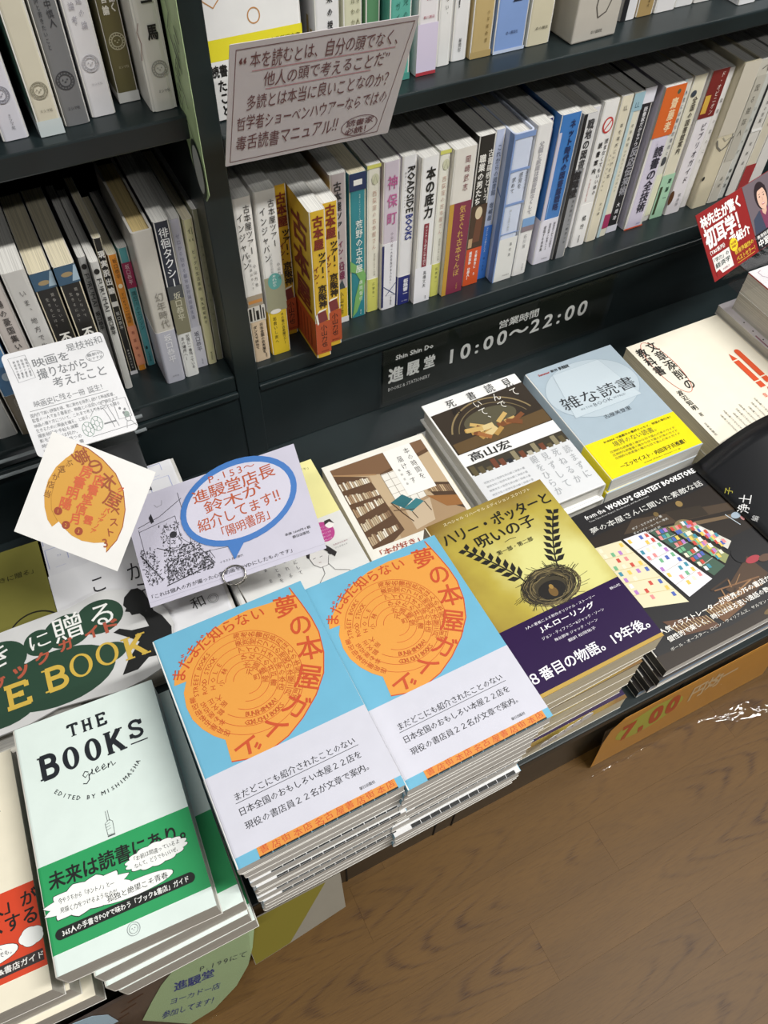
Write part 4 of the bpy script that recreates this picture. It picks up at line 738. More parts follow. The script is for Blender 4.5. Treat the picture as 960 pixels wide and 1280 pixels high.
# ---------- black square book of bookshop stories
def world_cover(b, t):
    q = Pr(flatmap(t)); rnd = random.Random(11)
    W, H = 196, 190
    q.rect(20, W, 92, 158, '#241c16', 2)
    q.poly([(60, 146), (196, 118), (196, 128), (80, 158)], '#46382a', 3); q.poly([(90, 132), (196, 108), (196, 112), (94, 137)], '#6e5a42', 4); q.poly([(118, 150), (160, 140), (160, 126), (122, 134)], '#2f261c', 4)
    q.ell(126, 126, 11, 8.5, '#7d6f4e', 5, 24, -.3); q.ell(140, 152, 4, 4, '#8d7444', 5); q.ell(108, 152, 3, 3, '#6e5a34', 5)
    # lit shop windows: slanting panes full of small covers
    wins = [[(28, 120), (58, 116), (74, 30), (30, 44)], [(61, 116), (88, 114), (112, 40), (78, 34)], [(91, 112), (108, 110), (134, 46), (116, 42)], [(112, 108), (124, 106), (146, 54), (136, 48)], [(127, 108), (138, 104), (160, 66), (150, 60)]]
    wins = [[(a * 1.04 - 8, 50 + (c - 30) * 1.06) for a, c in P] for P in wins]
    cols = ['#ddd5b4', '#e2e1e8', '#3f5a4a', '#8d9462', '#cfccc2']
    for k, P in enumerate(wins):
        q.poly([(a + (1 if i in (1, 2) else -1), c) for i, (a, c) in enumerate(P)], '#1b1713', 4); q.poly(P, cols[k], 5)
        for r in range(9):
            for c in range(4):
                u, v = (c + .5) / 4, (r + .6) / 10
                x = (P[0][0] * (1 - u) + P[1][0] * u) * (1 - v) + (P[3][0] * (1 - u) + P[2][0] * u) * v; y = (P[0][1] * (1 - u) + P[1][1] * u) * (1 - v) + (P[3][1] * (1 - u) + P[2][1] * u) * v
                if rnd.random() < .72: q.poly([(x - 2, y - 2.4), (x + 1.6, y - 2.9), (x + 1.8, y + 2.2), (x - 1.7, y + 2.7)], rnd.choice(['#c44b3e', '#4b63b0', '#6fae84', '#e0c05a', '#b07ac0', '#f2f2f2', '#d98a8a', '#3c8aa0', '#e8e0c8']), 6)
        for r in range(1, 5):
            v = r / 5; a = (P[0][0] * (1 - v) + P[3][0] * v, P[0][1] * (1 - v) + P[3][1] * v); c = (P[1][0] * (1 - v) + P[2][0] * v, P[1][1] * (1 - v) + P[2][1] * v); q.line([a, c], .6, '#cbb886' if k == 0 else '#bfb9b0', 6)
    q.poly([(30, 44), (74, 30), (80, 14), (40, 22)], '#5b3d2a', 5); q.poly([(78, 34), (112, 40), (120, 22), (86, 16)], '#6a4a30', 5); q.poly([(112, 44), (160, 66), (166, 40), (124, 22)], '#4a3626', 4)
    for k in range(22): q.line([(34 + k * 3.6, 36 - k * .5 + (6 if k > 11 else 0)), (37 + k * 3.6, 26 - k * .5 + (6 if k > 11 else 0))], .6, '#cdb68a', 7)
    for k in range(16): q.line([(88 + rnd.uniform(0, 60), rnd.uniform(26, 52)), (96 + rnd.uniform(0, 60), rnd.uniform(24, 56))], rnd.uniform(.8, 2.2), rnd.choice(['#7d5a3c', '#3a2a1e', '#94704c']), 7)
    q.ell(152, 70, 7, 9, '#17171a', 7); q.ell(163, 60, 9, 4, '#a33a44', 7); q.ell(176, 56, 8, 4, '#5b4334', 7); q.ell(186, 112, 6, 4, '#9aa9b8', 6); q.line([(176, 118), (182, 100)], .8, '#c9d6e0', 6); q.ell(190, 106, 2, 3, '#b07a7a', 6)
    q.poly([(0, 0), (W, 0), (W, 14), (90, 10), (0, 16)], '#2b2118', 3); q.ell(150, 5, 22, 4, '#6a5430', 4); q.build('cover_picture', b, 'printed picture of a lit bookshop front at dusk')
    q = Pr(flatmap(t)); q.T("from the", 35, 179, 26, 5.5, '#ececec', .01, 0, 8); q.T("WORLD'S GREATEST BOOKSTORES", 64, 179, 126, 6.4, '#f2f2f2', .03, 0, 8); q.T('True-Tales from Buyers, Booksellers, and Book Lovers', 36, 174.2, 80, 2.4, '#cfcfcf', 0, 0, 8)
    q.T('夢の本屋さんに聞いた素敵な話', 30, 160.5, 152, 7.6, '#e6e6e2', .0, 0, 8); q.T('ボブ・エクスタイン 著', 72, 146, 40, 3, '#dcdcd8', 0, 0, 8); q.T('ギャリソン・キーラー 序文', 70, 140.5, 46, 3, '#dcdcd8', 0, 0, 8); q.T('御村由紀 訳', 80, 135.5, 22, 2.6, '#dcdcd8', 0, 0, 8)
    q.T('人気イラストレーターが世界の75の書店から聞き', 20, 32, 165, 6.4, '#f2f0ea', .01, 0, 9); q.T('個性的で楽しく、時にはほろ苦い逸話の数々。', 22, 22.5, 140, 6, '#f2f0ea', .01, 0, 9); q.T('ポール・オースター、ロビン・ウィリアムズ、サルマン・ルシュディ、ヘンリ', 18, 14, 170, 3.6, '#d9d7d0', 0, 0, 9)
    q.build('title_lettering', b)
def world_low(b, t, k):
    q = Pr(flatmap(t)); q.rect(0, 196, 0, 12, '#211b18', 2); q.ell(90, 6, 14, 3, '#7d6a3a', 3); q.build('cover_picture', b)
    q = Pr(lambda u, v, l: (u, -.00008 * l, v)); q.rect(0, 196, t * 1000 - 4 - k, t * 1000 - .3, '#8fb3d6' if k != 2 else '#b9cbe0', 1); q.build('edge_print', b)
stack(4, 'the stack of black square bookshop story books', 'black square bookshop story books', .400, .1605, .178, .196, .190, '#1c1b1d', 'w', 'L', False, None, .3, .002, world_cover, world_low,
      {1: (-.004, -.002, -.2), 2: (-.009, .000, .2), 3: (-.0145, .004, 0)}, 'black square book with a lit bookshop picture and white lettering, top of its stack')

# ---------- back row
def hon_cover(b, t):
    q = Pr(lambda u, v, l: (u, .180 - (.180 - v) * .90, t + .00008 * l)); q.rect(7, 121, 52, 180, '#bfa888', 2)
    q.poly([(7, 180), (121, 180), (121, 158), (56, 150), (7, 168)], '#7b5c42', 3); q.poly([(7, 172), (52, 152), (52, 150), (7, 168)], '#a98660', 4); q.poly([(56, 150), (121, 164), (121, 158), (56, 146)], '#5f452f', 4)
    # bookshelves on the left wall
    q.poly([(7, 170), (42, 152), (48, 62), (30, 52), (7, 52)], '#5d4431', 4)
    rnd = random.Random(5)
    for r in range(5):
        for c in range(15):
            u0, u1 = c / 15, (c + .8) / 15; hh = rnd.uniform(.6, .85)
            def P(u, v): x = 8 + 36 * u; yb = (56 + 22 * r) + u * (10 - r * 1.0) * (1 if r < 3 else -.2); return (x, yb + v * (18 - 7 * u))
            q.poly([P(u0, 0), P(u1, 0), P(u1, hh), P(u0, hh)], rnd.choice(['#d9cdb6', '#c7b79a', '#a5896a', '#e6dfd0', '#8a6f55', '#b9a486']), 5)
    q.poly([(56, 148), (90, 148), (90, 96), (56, 92)], '#e9e6de', 4)     # window
    for x in (56, 64.5, 73, 81.5, 90): q.line([(x, 148), (x, 93)], .5, '#8d8272', 5)
    for y in (104, 115, 126, 137, 147): q.line([(56, y), (90, y)], .5, '#8d8272', 5)
    q.poly([(46, 100), (92, 96), (121, 70), (121, 52), (40, 52)], '#ab8f6e', 3); q.poly([(60, 88), (92, 92), (84, 60), (60, 56)], '#c9b59a', 4)
    q.poly([(50, 104), (66, 110), (74, 98), (60, 90)], '#2f6a72', 6); q.poly([(60, 90), (78, 98), (84, 90), (66, 82)], '#3b7c84', 6); q.line([(50, 104), (56, 84), (62, 68)], 1.2, '#4c3524', 6); q.line([(66, 82), (68, 70)], 1, '#4c3524', 6); q.line([(84, 90), (86, 74)], 1, '#4c3524', 6); q.line([(48, 92), (70, 84)], 1, '#4c3524', 7)
    q.poly([(92, 118), (121, 104), (121, 60), (100, 84)], '#4e3a2a', 4)
    for c in range(12): q.poly([(94 + c * 2.2, 112 - c), (95.6 + c * 2.2, 111.4 - c), (95.6 + c * 2.2, 100 - c), (94 + c * 2.2, 100.6 - c)], rnd.choice(['#a88d6b', '#8a6f55', '#c3a985']), 5)
    q.poly([(90, 96), (121, 82), (121, 66), (104, 72)], '#9a6a3c', 5)
    q.build('cover_picture', b, 'printed photograph of a study with shelves and a teal chair')
    q = Pr(flatmap(t)); q.rect(72, 106, 112, 180, '#f0efea', 8); q.V('本の時間を', 98, 176, 126, 7, '#333333', 0, 9); q.V('届けます', 86, 168, 124, 7, '#333333', 0, 9); q.V('福岡宏泰', 78, 152, 124, 2.8, '#666666', 0, 9)
    q.T('「本が好き」だった', 12, 53, 78, 7.5, '#a3402c', .01, 0, 9); q.build('title_lettering', b)
stack(3, 'the stack under the study photograph book', 'books with the study photograph', .201, .342, .180, .1275, .188, '#edebe2', 'c', 'R', False, None, -1.5, .002, hon_cover, None,
      {1: (.0105, .0100, .8), 2: (.005, .004, 0)}, 'white book with a printed photograph of a study and teal chair')
def shi_cover(b, t):
    q = Pr(flatmap(t)); rnd = random.Random(8)
    q.poly([(2, 169), (128, 172), (128, 104), (2, 104)], '#332a20', 2); q.poly([(4, 120), (127, 124), (127, 105), (4, 105)], '#5f4a2c', 3)
    q.ring(64, 116, 56, 52, 2, '#8e7c58', 4, 30, .35, PI - .35); q.ring(64, 116, 48, 44, 1.2, '#76684a', 4, 30, .35, PI - .35)
    q.ell(64, 138, 34, 16, '#57523e', 3)
    for k in range(16):
        x, y, a = 30 + rnd.uniform(0, 66), 112 + rnd.uniform(0, 22), rnd.uniform(-.8, .8); c, s_ = math.cos(a), math.sin(a); l, w_ = rnd.uniform(7, 11), rnd.uniform(2.4, 4)
        q.poly([(x + l * c - w_ * s_, y + l * s_ + w_ * c), (x - l * c - w_ * s_, y - l * s_ + w_ * c), (x - l * c + w_ * s_, y - l * s_ - w_ * c), (x + l * c + w_ * s_, y + l * s_ - w_ * c)], rnd.choice(['#b08a4a', '#c9a866', '#7a4a2a', '#a0683a', '#d6c08a']), 5 + k % 3)
    q.poly([(2, 86), (66, 86), (128, 86), (128, 70), (2, 70)], '#3b352a', 2)
    for k in range(14): q.rect(4 + k * 8.8, 10 + k * 8.8, 70, 84 - (k % 3) * 4, rnd.choice(['#5c5238', '#8d8468', '#20242a', '#b1ab98', '#6f3f2a']), 4)
    q.build('cover_picture', b, 'printed picture of heaped books under an arch')
    q = Pr(flatmap(t)); D = '#1d1d1d'
    q.V('見て', 111, 186, 152, 12, D, .0, 9); q.V('読んで', 87, 186, 142, 12, D, 0, 9); q.V('書いて、', 61, 184, 130, 12, D, 0, 9); q.V('死ぬ', 33, 183, 157, 12, D, 0, 9)
    q.V('て', 111, 169, 154, 11, '#e9e6dc', 0, 10); q.V('んで', 87, 170, 143, 11, '#e9e6dc', 0, 10); q.V('いて、', 61, 169, 130, 11, '#e9e6dc', 0, 10)
    q.T('高山宏', 12, 89, 52, 12, D, .01, 0, 9); q.build('title_lettering', b)
    q = Pr(flatmap(t + .0003)); q.V('読まずに', 118, 66, 14, 9, '#a5a8ac', 0); q.V('死ねるか', 104, 68, 12, 9, '#a5a8ac', 0); q.V('見ずして', 90, 68, 12, 9, '#a5a8ac', 0); q.V('眼をひらか', 76, 68, 8, 9, '#a5a8ac', 0)
    for k in range(5): q.T('視覚文化の批評を読み解く快楽の書', 8, 56 - k * 6, 52, 3, '#a5a8ac')
    q.build('band_lettering', b)
stack(3, 'the stack under the heaped books cover', 'white books with heaped books picture', .343, .364, .195, .1295, .188, '#f1f1ef', 'w', 'R', True, ('#dddfe2', .001, .072), -.5, .002, shi_cover, None,
      {1: (.003, -.004, .6), 2: (-.002, .002, 0)}, 'white book with large brushed title over a picture of heaped books')
def zatsu_cover(b, t):
    q = Pr(flatmap(t)); q.ell(64, 130, 62, 46, '#bac8d1', 2, 40); q.ring(64, 130, 62, 46, .4, '#8fa0ac', 3, 48); q.poly([(30, 168), (98, 168), (112, 96), (16, 96)], '#c3d0d8', 4); q.line([(30, 168), (98, 168), (112, 96), (16, 96)], .4, '#9aabb6', 5, True); q.build('cover_picture', b)
    q = Pr(flatmap(t)); D = '#272a2e'; q.T('雑な読書', 12, 110, 104, 20, D, 0, -1, 6); q.T('IN THE', 30, 103.5, 16, 2.6, '#6f7a84', 0, 0, 6); q.T('BOOK', 48, 102, 26, 5.4, '#5a656e', 0, 0, 6); q.T('WORLD', 76, 103, 18, 3, '#6f7a84', 0, 0, 6)
    q.T('古屋美登里', 48, 80, 38, 6, '#3a4046', 0, 0, 6); q.T('Summer', 14, 173, 16, 3.4, '#b03c34', .02, 0, 6); q.T('新刊', 32, 172.6, 9, 4, D, .02, 0, 6); q.T('BURRN!', 44, 172, 14, 5, D, .03, 0, 6); q.build('title_lettering', b)
    q = Pr(flatmap(t + .0003)); D = '#26261a'; q.T('BURRN! で連載中の書評エッセイ、待望の単行本！', 24, 48.5, 96, 3.4, D, .01); q.T('境界のない読書。', 32, 39, 60, 8, '#5d5d34')
    for k in range(3): q.T('圧倒的な読書量と確かな目で選んだ本のガイド', 22, 33 - k * 5, 92, 3.4, '#5d5d34')
    q.T('―エッセイスト・内田洋子氏推薦！', 20, 9.5, 92, 6.4, D, .01); q.T('www.shinko-music.co.jp', 48, 4.4, 52, 2.4, '#5d5d34'); q.build('band_lettering', b)
BY = mat('bright_yellow_paper_band', '#f3e114', .4, 'paper', coat=.15)
stack(3, 'the stack under the pale blue book', 'pale blue books with yellow bands', .4895, .370, .182, .1285, .184, '#a9bac6', 'w', 'L', False, (BY, .0015, .0560), -.8, .002, zatsu_cover, None,
      {1: (-.002, -.002, .6), 2: (.001, -.001, 0)}, 'pale blue book with grey title and bright yellow band, top of its stack')
def bun_cover(b, t):
    q = Pr(flatmap(t)); D = '#252422'; O = '#d9542e'
    q.V('教科書', 12, 199, 147, 14, D, .018, 6); q.V('文章添削の', 31, 204, 112, 14.5, D, .01, 6)
    q.line([(24 + 15 * math.cos(a) - (a > PI) * 0, 158 + 48 * math.sin(a)) for a in [i * PI / 22 for i in range(44)]], .7, '#cf6a5a', 5, True)
    q.V('渡辺知明', 11, 118, 82, 8, D, .01, 6); q.V('著', 11, 78, 71, 5, D, 0, 6); q.V('芸術新聞社', 6, 62, 40, 3.2, D, 0, 6)
    for x, y0, y1 in ((108, 84, 140), (121, 88, 152)):
        q.rect(x, x + 8, y0 + 6, y1 - 12, O, 6); q.poly([(x, y1 - 10), (x + 8, y1 - 10), (x + 4, y1 + 2)], O, 6) if x < 120 else q.ell(x + 4, y1 - 12, 4, 5, O, 6)
        q.rect(x, x + 8, y0 - 6, y0 + 4, O, 6)
    q.V('人に伝わる文', 116, 76, 22, 7, O, .01, 6); q.V('章の書き方', 104, 70, 26, 6, O, 0, 6)
    for k in range(8): q.V('文章を磨いて光らせるための', 88 - k * 8, 68 - (k % 3) * 4, 26 + (k % 2) * 8, 3.2, '#4a4844', 0, 6)
    q.ell(22, 16, 5, 4, O, 6); q.build('title_lettering', b)
stack(2, 'the stack under the cream writing textbook', 'cream writing textbooks', .6365, .332, .180, .1495, .2085, '#f2ecda', 'c', 'R', False, None, -.3, .002, bun_cover, None,
      {1: (.0, -.003, .3)}, 'large cream textbook with black vertical title and orange pencils')
# ---------- right hand stacks
def rs_cover(b, t):
    q = Pr(flatmap(t)); q.line([(14, 170), (10, 174), (10, 182), (16, 184)], .6, '#9a6a8a', 3); q.line([(14, 170), (14, 140)], .6, '#9a6a8a', 3); q.T('考える', 24, 158, 40, 16, K, .03); q.build('cover_lettering', b)
    q = Pr(lambda u, v, l: (-.00008 * l - .0003, v, u)); q.rect(t * 1000 - 1.6, t * 1000 - .2, 1, 187, '#c43c30', 1); q.build('red_edge', b)
for i, (lb, x, y, z0, z1, c, tp) in enumerate((
    ('cream paged book, lowest of the stack at the right edge', .7870, .352, .1201, .1480, '#ece8de', None), ('cream paged book, second lowest of the stack at the right edge', .7890, .354, .1482, .1760, '#e5e0d6', None),
    ('white covered book with black dots on its edge, middle of the right edge stack', .7900, .358, .1762, .1900, '#ece8ee', None), ('cream paged book, second from the top of the right edge stack', .8010, .345, .1902, .2290, '#e5e0d6', None),
    ('white book with red edge, top of the stack at the right edge', .7860, .335, .2292, .2600, '#f2f0f2', rs_cover))):
    b = book('display_book', lb, lay(x, y, z0, 0), .128, .188, z1 - z0, c, 'g', 'R', group='right edge stack')
    if tp: tp(b, z1 - z0)
    if i == 2:
        q = Pr(flatmap(z1 - z0))
        for k in range(8): q.ell(6 + (k % 2), 20 + k * 18, 1.1, 1.1, K, 3, 10)
        q.rect(2, 4, 60, 120, '#a8788a', 3); q.build('cover_picture', b)

# ---------- left back: olive book, white box book, pale yellow book
b = book('display_book', 'olive green book with a black circle drawing, left of the white cloth book', lay(-.232, .372, .161, -2.5), .130, .188, .039, '#7a7638', 'w', 'L', group=None)
q = Pr(flatmap(.039)); q.H('きに贈る」', 84, 150, 38, 7, '#2b2a18', 0, 0, .02); q.ring(108, 80, 26, 26, 1.6, '#23221a', 4, 40); q.ell(104, 84, 8, 9, '#23221a', 4); q.poly([(96, 78), (116, 84), (112, 60), (98, 60)], '#23221a', 4); q.build('cover_lettering', b)
b = book('display_book', 'white book under the olive one, its page edges facing out', lay(-.228, .366, .1203, -1), .130, .188, .040, '#d9d5cb', 'g', 'L')
MB = mat('white_cloth_cover', '#e6e6ea', .5, 'paper')
b = book('display_book', 'white book with blue room plan pattern and brushed characters', lay(-.1000, .3945, .1655, -1.2), .1560, .2080, .0345, MB, 'w', 'R', r=.006)
q = Pr(flatmap(.0345))
for (x0, x1, y0, y1) in ((4, 30, 150, 176), (30, 62, 164, 200), (62, 96, 150, 186), (96, 122, 168, 200), (122, 144, 146, 186), (10, 36, 182, 204), (66, 92, 190, 206), (112, 140, 190, 206), (4, 24, 120, 144)):
    q.line([(x0, y0), (x0, y1), (x1, y1), (x1, y0 + 6)], .7, '#a4abd8', 3); q.line([(x0 + 6, y0), (x1 - 4, y0)], .4, '#c0c4de', 3); q.T('7.5', (x0 + x1) / 2, (y0 + y1) / 2, 4, 2, '#9aa0c0')
q.rect(.5, 149, 0, 112, '#e9e9ec', 2); q.build('cover_picture', b)
q = Pr(flatmap(.0345)); q.V('いま、ここ', 43, 160, 50, 17, '#26262a', 0, 5); q.V('から', 80, 96, 44, 18, '#26262a', 0, 5); q.V('和田', 118, 190, 150, 12, '#26262a', .01, 5); q.T('和', 118, 16, 13, 13, '#26262a', 0, 4, 5)
q.ring(139, 21, 5, 5, .5, '#8b8c90', 5); q.ring(139, 21, 3.4, 3.4, .4, '#8b8c90', 5); q.build('cover_lettering', b)
b = book('display_book', 'white cloth book copy lying under the one with the brushed characters', lay(-.100, .392, .1203, -2.2), .1500, .2080, .0447, MB, 'g', 'R', r=.006)
b = book('display_book', 'pale yellow book with a drawn woman on its grey white band', lay(.0590, .338, .1700, -.3), .1325, .188, .0380, '#efe9a4', 'w', 'L', band=('#e2e2df', .0, .112))
q = Pr(flatmap(.038 + .0003)); q.ell(106, 94, 11, 12.5, '#b9468c', 3); q.ell(115, 100, 4.5, 4.6, '#f0ebe8', 5); q.poly([(110, 101), (112, 106), (118, 106), (120, 99), (116, 103)], '#3a3434', 6)
for k in range(5): q.T('心にひびくことば', 98, 99 - k * 4, 13 + (k < 3) * 2, 1.8, '#f2dcea')
# line drawing of a woman with dark hair
q.poly([(78, 72), (80, 82), (88, 87), (98, 84), (104, 74), (108, 66), (104, 62), (100, 70), (96, 76), (90, 80), (84, 78), (80, 70)], '#2d2a2c', 5); q.poly([(80, 70), (84, 78), (90, 80), (97, 75), (99, 66), (94, 56), (86, 56), (81, 62)], '#e8e6e4', 4)
q.line([(80, 70), (81, 62), (86, 56), (94, 56), (99, 66)], .5, '#5a5658', 6); q.line([(83, 68), (86, 68.6)], .5, '#3a3638', 6); q.line([(90, 67.6), (93, 68)], .5, '#3a3638', 6); q.line([(86.6, 62), (89, 61.6)], .5, '#8a5a58', 6)
q.line([(88, 56), (87, 48), (78, 40), (70, 30)], .5, '#5a5658', 6); q.line([(95, 57), (98, 48), (110, 42), (118, 30)], .5, '#5a5658', 6); q.ell(102, 69, 2.4, 3, '#2d2a2c', 6)
for k, s_ in enumerate(('ことばにして', 'もなれる', 'そのときを', 'まま')): q.V(s_, 66 - k * 10, 96 - k * 4, 56, 4, '#77757a', 0, 5)
q.T('だれかのための', 108, 74, 16, 2, '#a5687a'); q.T('ブックガイド', 108, 70, 14, 2, '#6a6a6e'); q.build('band_lettering', b)
q = Pr(flatmap(.038)); q.T('「り」', 118, 176, 7, 4, '#7a7648'); q.build('cover_lettering', b)
b = book('display_book', 'pale yellow book copy under the one with the drawn woman', lay(.0615, .337, .1203, -.3), .1300, .188, .0495, '#efe9a4', 'w', 'L')

# ================================================================== SHOP CARDS
def card(name, label, P, th=.0006, mt=None, cat='sign', group=None, corner=.003, lift=0):
    """thin card through three corners TL, TR, BL (metres); returns (root, print factory, width_mm, height_mm)"""
    TL, TR, BL = (Vector(p) for p in P); X = (TR - TL); Y = (TL - BL); w_, h_ = X.length, Y.length; X.normalize(); Y = (Y - X * Y.dot(X)).normalized(); Zn = X.cross(Y)
    m = Matrix(((X.x, Y.x, Zn.x, BL.x), (X.y, Y.y, Zn.y, BL.y), (X.z, Y.z, Zn.z, BL.z), (0, 0, 0, 1)))
    root = thing(name, label, cat, mtx=m, group=group)
    r = corner; n = 5; P2 = []
    for cx, cy, a0 in ((w_ - r, r, -PI / 2), (w_ - r, h_ - r, 0), (r, h_ - r, PI / 2), (r, r, PI)):
        for i in range(n): a = a0 + PI / 2 * i / (n - 1); P2.append((cx + r * math.cos(a), cy + r * math.sin(a)))
    k = len(P2); v = [(a, b_, -th) for a, b_ in P2] + [(a, b_, 0) for a, b_ in P2]
    f = [tuple(range(k - 1, -1, -1)), tuple(range(k, 2 * k))] + [(i, (i + 1) % k, k + (i + 1) % k, k + i) for i in range(k)]
    link_mesh('card', v, f, mt or cov('#e9e7ee'), root)
    return root, Pr(flatmap(0)), w_ * 1000, h_ * 1000
# handwritten notice over the upper shelf
root, q, w_, h_ = card('notice_card', 'large handwritten notice in brown pen on grey white card, on the upper shelf edge', ((.1675, .572, .617), (.320, .575, .6095), (.1695, .6075, .5085)), .0005, cov('#cfc9cc'), corner=.001)
BR_ = '#6a3a3c'
q.line([(4, 4), (w_ - 12, 4.5), (w_ - 3, h_ - 4), (5, h_ - 5)], .8, BR_, 2, True)
q.T('“', 8, h_ - 17, 5, 5, BR_, .02); q.H('本を読むとは、自分の頭でなく、', 16, h_ - 23, 128, 15, BR_, .0, 0, .05); q.H('他人の頭で考えることだ”', 28, h_ - 41, 112, 14, BR_, 0, 0, .05)
q.rect(18, 138, h_ - 25, h_ - 24.2, '#c28a92', 2); q.rect(30, 120, h_ - 43, h_ - 42.2, '#c28a92', 2)
q.H('多読とは本当に良いことなのか？', 15, h_ - 61, 128, 15, BR_, 0, 0, .05); q.H('哲学者ショーペンハウアーならではの', 8, h_ - 80, 134, 15, BR_, 0, 0, .05); q.H('毒舌読書マニュアル‼', 8, h_ - 101, 96, 17, BR_, 0, 0, .05)
q.ring(121, 16, 17, 10.5, .7, BR_, 3); q.H('読書家', 108, 16, 26, 8, BR_, .01, 0, .05); q.H('必読！', 108, 7, 26, 8, BR_, .01, 0, .05); q.build('handwriting', root)
# film book card in a rounded plastic sleeve
ZF = lambda a: (a[0], a[1], a[2] + .88)
root, q, w_, h_ = card('notice_card', 'white handwritten film book card with small drawings, in a rounded sleeve', (ZF((-.057, .634, -.512)), ZF((.0345, .637, -.520)), ZF((-.0585, .545, -.560))), .0022, mat('glossy_white_sleeve', '#e6e6e8', .25, 'paper', coat=.4), corner=.0045)
g = '#77797c'
q.H('是枝裕和', 56, h_ - 12, 34, 8, g, 0, 0, .05); q.H('映画を', 23, h_ - 20, 34, 10, g, .006, 0, .04); q.H('撮りながら', 24, h_ - 32, 46, 11, g, .006, 0, .04); q.H('考えたこと', 34, h_ - 43, 50, 11, g, .006, 0, .04)
q.line([(5, h_ - 5), (20, h_ - 5), (22, h_ - 28), (7, h_ - 29)], .35, g, 3, True)
for k in range(4): q.V('映画本の書影', 9 + k * 3.4, h_ - 8, h_ - 26, 2.2, g, 0, 3)
q.ring(78, h_ - 22, 8, 5, .35, g, 3); q.H('最新刊', 71, h_ - 22, 14, 3.4, g); q.H('おすすめ', 71, h_ - 26, 14, 3.4, g)
q.H('映画史に残る一冊 誕生！', 12, h_ - 56, 66, 7, g, 0, 0, .05); q.rect(7, 78, h_ - 58, h_ - 57.6, g, 3)
for k, s_ in enumerate(('国内外で高い評価を得、常に新作を発表し続ける映画監督、', '監督の一人である著者が、映像との出会いから現在まで', '映画の撮り方について、これまで考えてきたことを綴る', '生きるために映画を撮る、と語る。', '撮影秘話や手帖も満載', '影を撮るとは何か。', '時代と映画を見つめ', '映画好き必読の書')): q.H(s_, 6, h_ - 64 - k * 5, 78 if k < 3 else (50 if k == 3 else 36), 4, g, 0, 0, .05)
GR = '#6d8a7c'
for cx, cy in ((49, 13), (58, 16)): q.ring(cx, cy, 5, 7, .4, GR, 4, 24); q.ring(cx, cy, 2, 3, .4, GR, 4, 12); [q.line([(cx + 2 * math.cos(a), cy + 3 * math.sin(a)), (cx + 5 * math.cos(a), cy + 7 * math.sin(a))], .4, GR, 4) for a in (0, 1.05, 2.1, 3.14, 4.2, 5.24)]
q.line([(55, 24), (60, 30), (68, 28), (70, 20), (72, 8)], .4, g, 4); q.line([(66, 28), (72, 30), (74, 20), (76, 8)], .4, g, 4); q.ring(70, 33, 2.2, 2.6, .4, g, 4, 14); q.rect(64, 75, 13, 14.4, g, 4); q.line([(50, 5), (92, 6)], .4, g, 4)
q.line([(78, 14), (78, 33), (90, 33), (90, 14)], .4, g, 4, True); q.ell(86, 17, 2.6, 3, '#8a9a92', 5); q.ring(86, 13, 2.4, 3, .4, g, 5, 14); q.line([(82, 4), (84, 10), (88, 10), (91, 4)], .4, g, 4)
for cx, cy in ((82, 24), (86, 22), (84, 19)): q.ell(cx, cy, 1, 1.3, g, 5, 10)
q.build('handwriting', root)
holder = thing('card_holder', 'dark grey block holding the film book card in front of the riser', 'holder', (0, 0, 0))
box('block', -.045, .0305, .588, .606, .1202, .268, mat('dark_grey_plastic', '#2c2f30', .28), holder, .0015)
box('lip', -.045, .0305, .580, .588, .262, .268, mat('dark_grey_plastic', '#2c2f30', .28), holder)
tube('stem', [(-.01, .594, .268), (-.01, .590, .300), (-.01, .596, .330)], .0012, M_STEEL, holder)
# square card with the orange shell shape
root, q, w_, h_ = card('square_card', 'bright white square card with an orange shell shape and red handwriting', (ZF((-.036, .509, -.498)), ZF((.028, .449, -.519)), ZF((-.093, .465, -.549))), .0005, cov('#f6f4f0'), corner=.0003)
def sq(x, y): return (x, y)
OY, DR = '#dda443', '#a4522c'
# coordinates (mm) on the card: x along its upper edge, y towards it; the shape stands turned on the card
def turn(q0, ang, cx, cy):
    c, s_ = math.cos(math.radians(ang)), math.sin(math.radians(ang))
    old = q0.mp
    q0.mp = lambda u, v, l: old(cx * .001 + (u * c - v * s_), cy * .001 + (u * s_ + v * c), l)
S_ = w_ / 97.0
body = [(25, 77), (17, 66), (11, 52), (9, 40), (10, 25), (19, 22), (22, 27), (33, 19), (46, 15), (58, 14), (70, 17), (74, 23), (84, 17.5), (88, 28), (90, 42), (88, 56), (82, 68), (72, 78), (60, 85), (46, 89.5), (30, 91), (24, 91), (23, 85)]
body = [(14.5, 80.5), (12.5, 76), (17, 67.5), (13, 58), (11.5, 46), (12.5, 34), (18, 23), (24, 15.5), (25.6, 14.8), (31, 17.5), (31.5, 20), (40, 17), (50, 17)]
P_ = [(22, 86), (32, 86), (46, 82), (60, 75), (71, 64), (78, 50), (81, 36), (80.5, 24), (76, 11.5), (73, 19), (64, 15), (54, 13), (45, 14), (38, 17), (31, 21), (27.5, 15), (22, 19), (16, 28), (12, 38), (11, 50), (13, 62), (18, 72), (22, 78)]
P_ = [(a * 1.0, c) for a, c in P_]; q.poly(P_, OY, 2); q.line([(22, 86), (32, 86), (46, 82), (60, 75), (71, 64), (78, 50), (81, 36), (80.5, 24), (76, 11.5)], .7, DR, 3)
q.line([(22, 72), (18, 62), (16.5, 50), (18, 38), (22, 28), (30, 21)], .4, '#b9812c', 3)
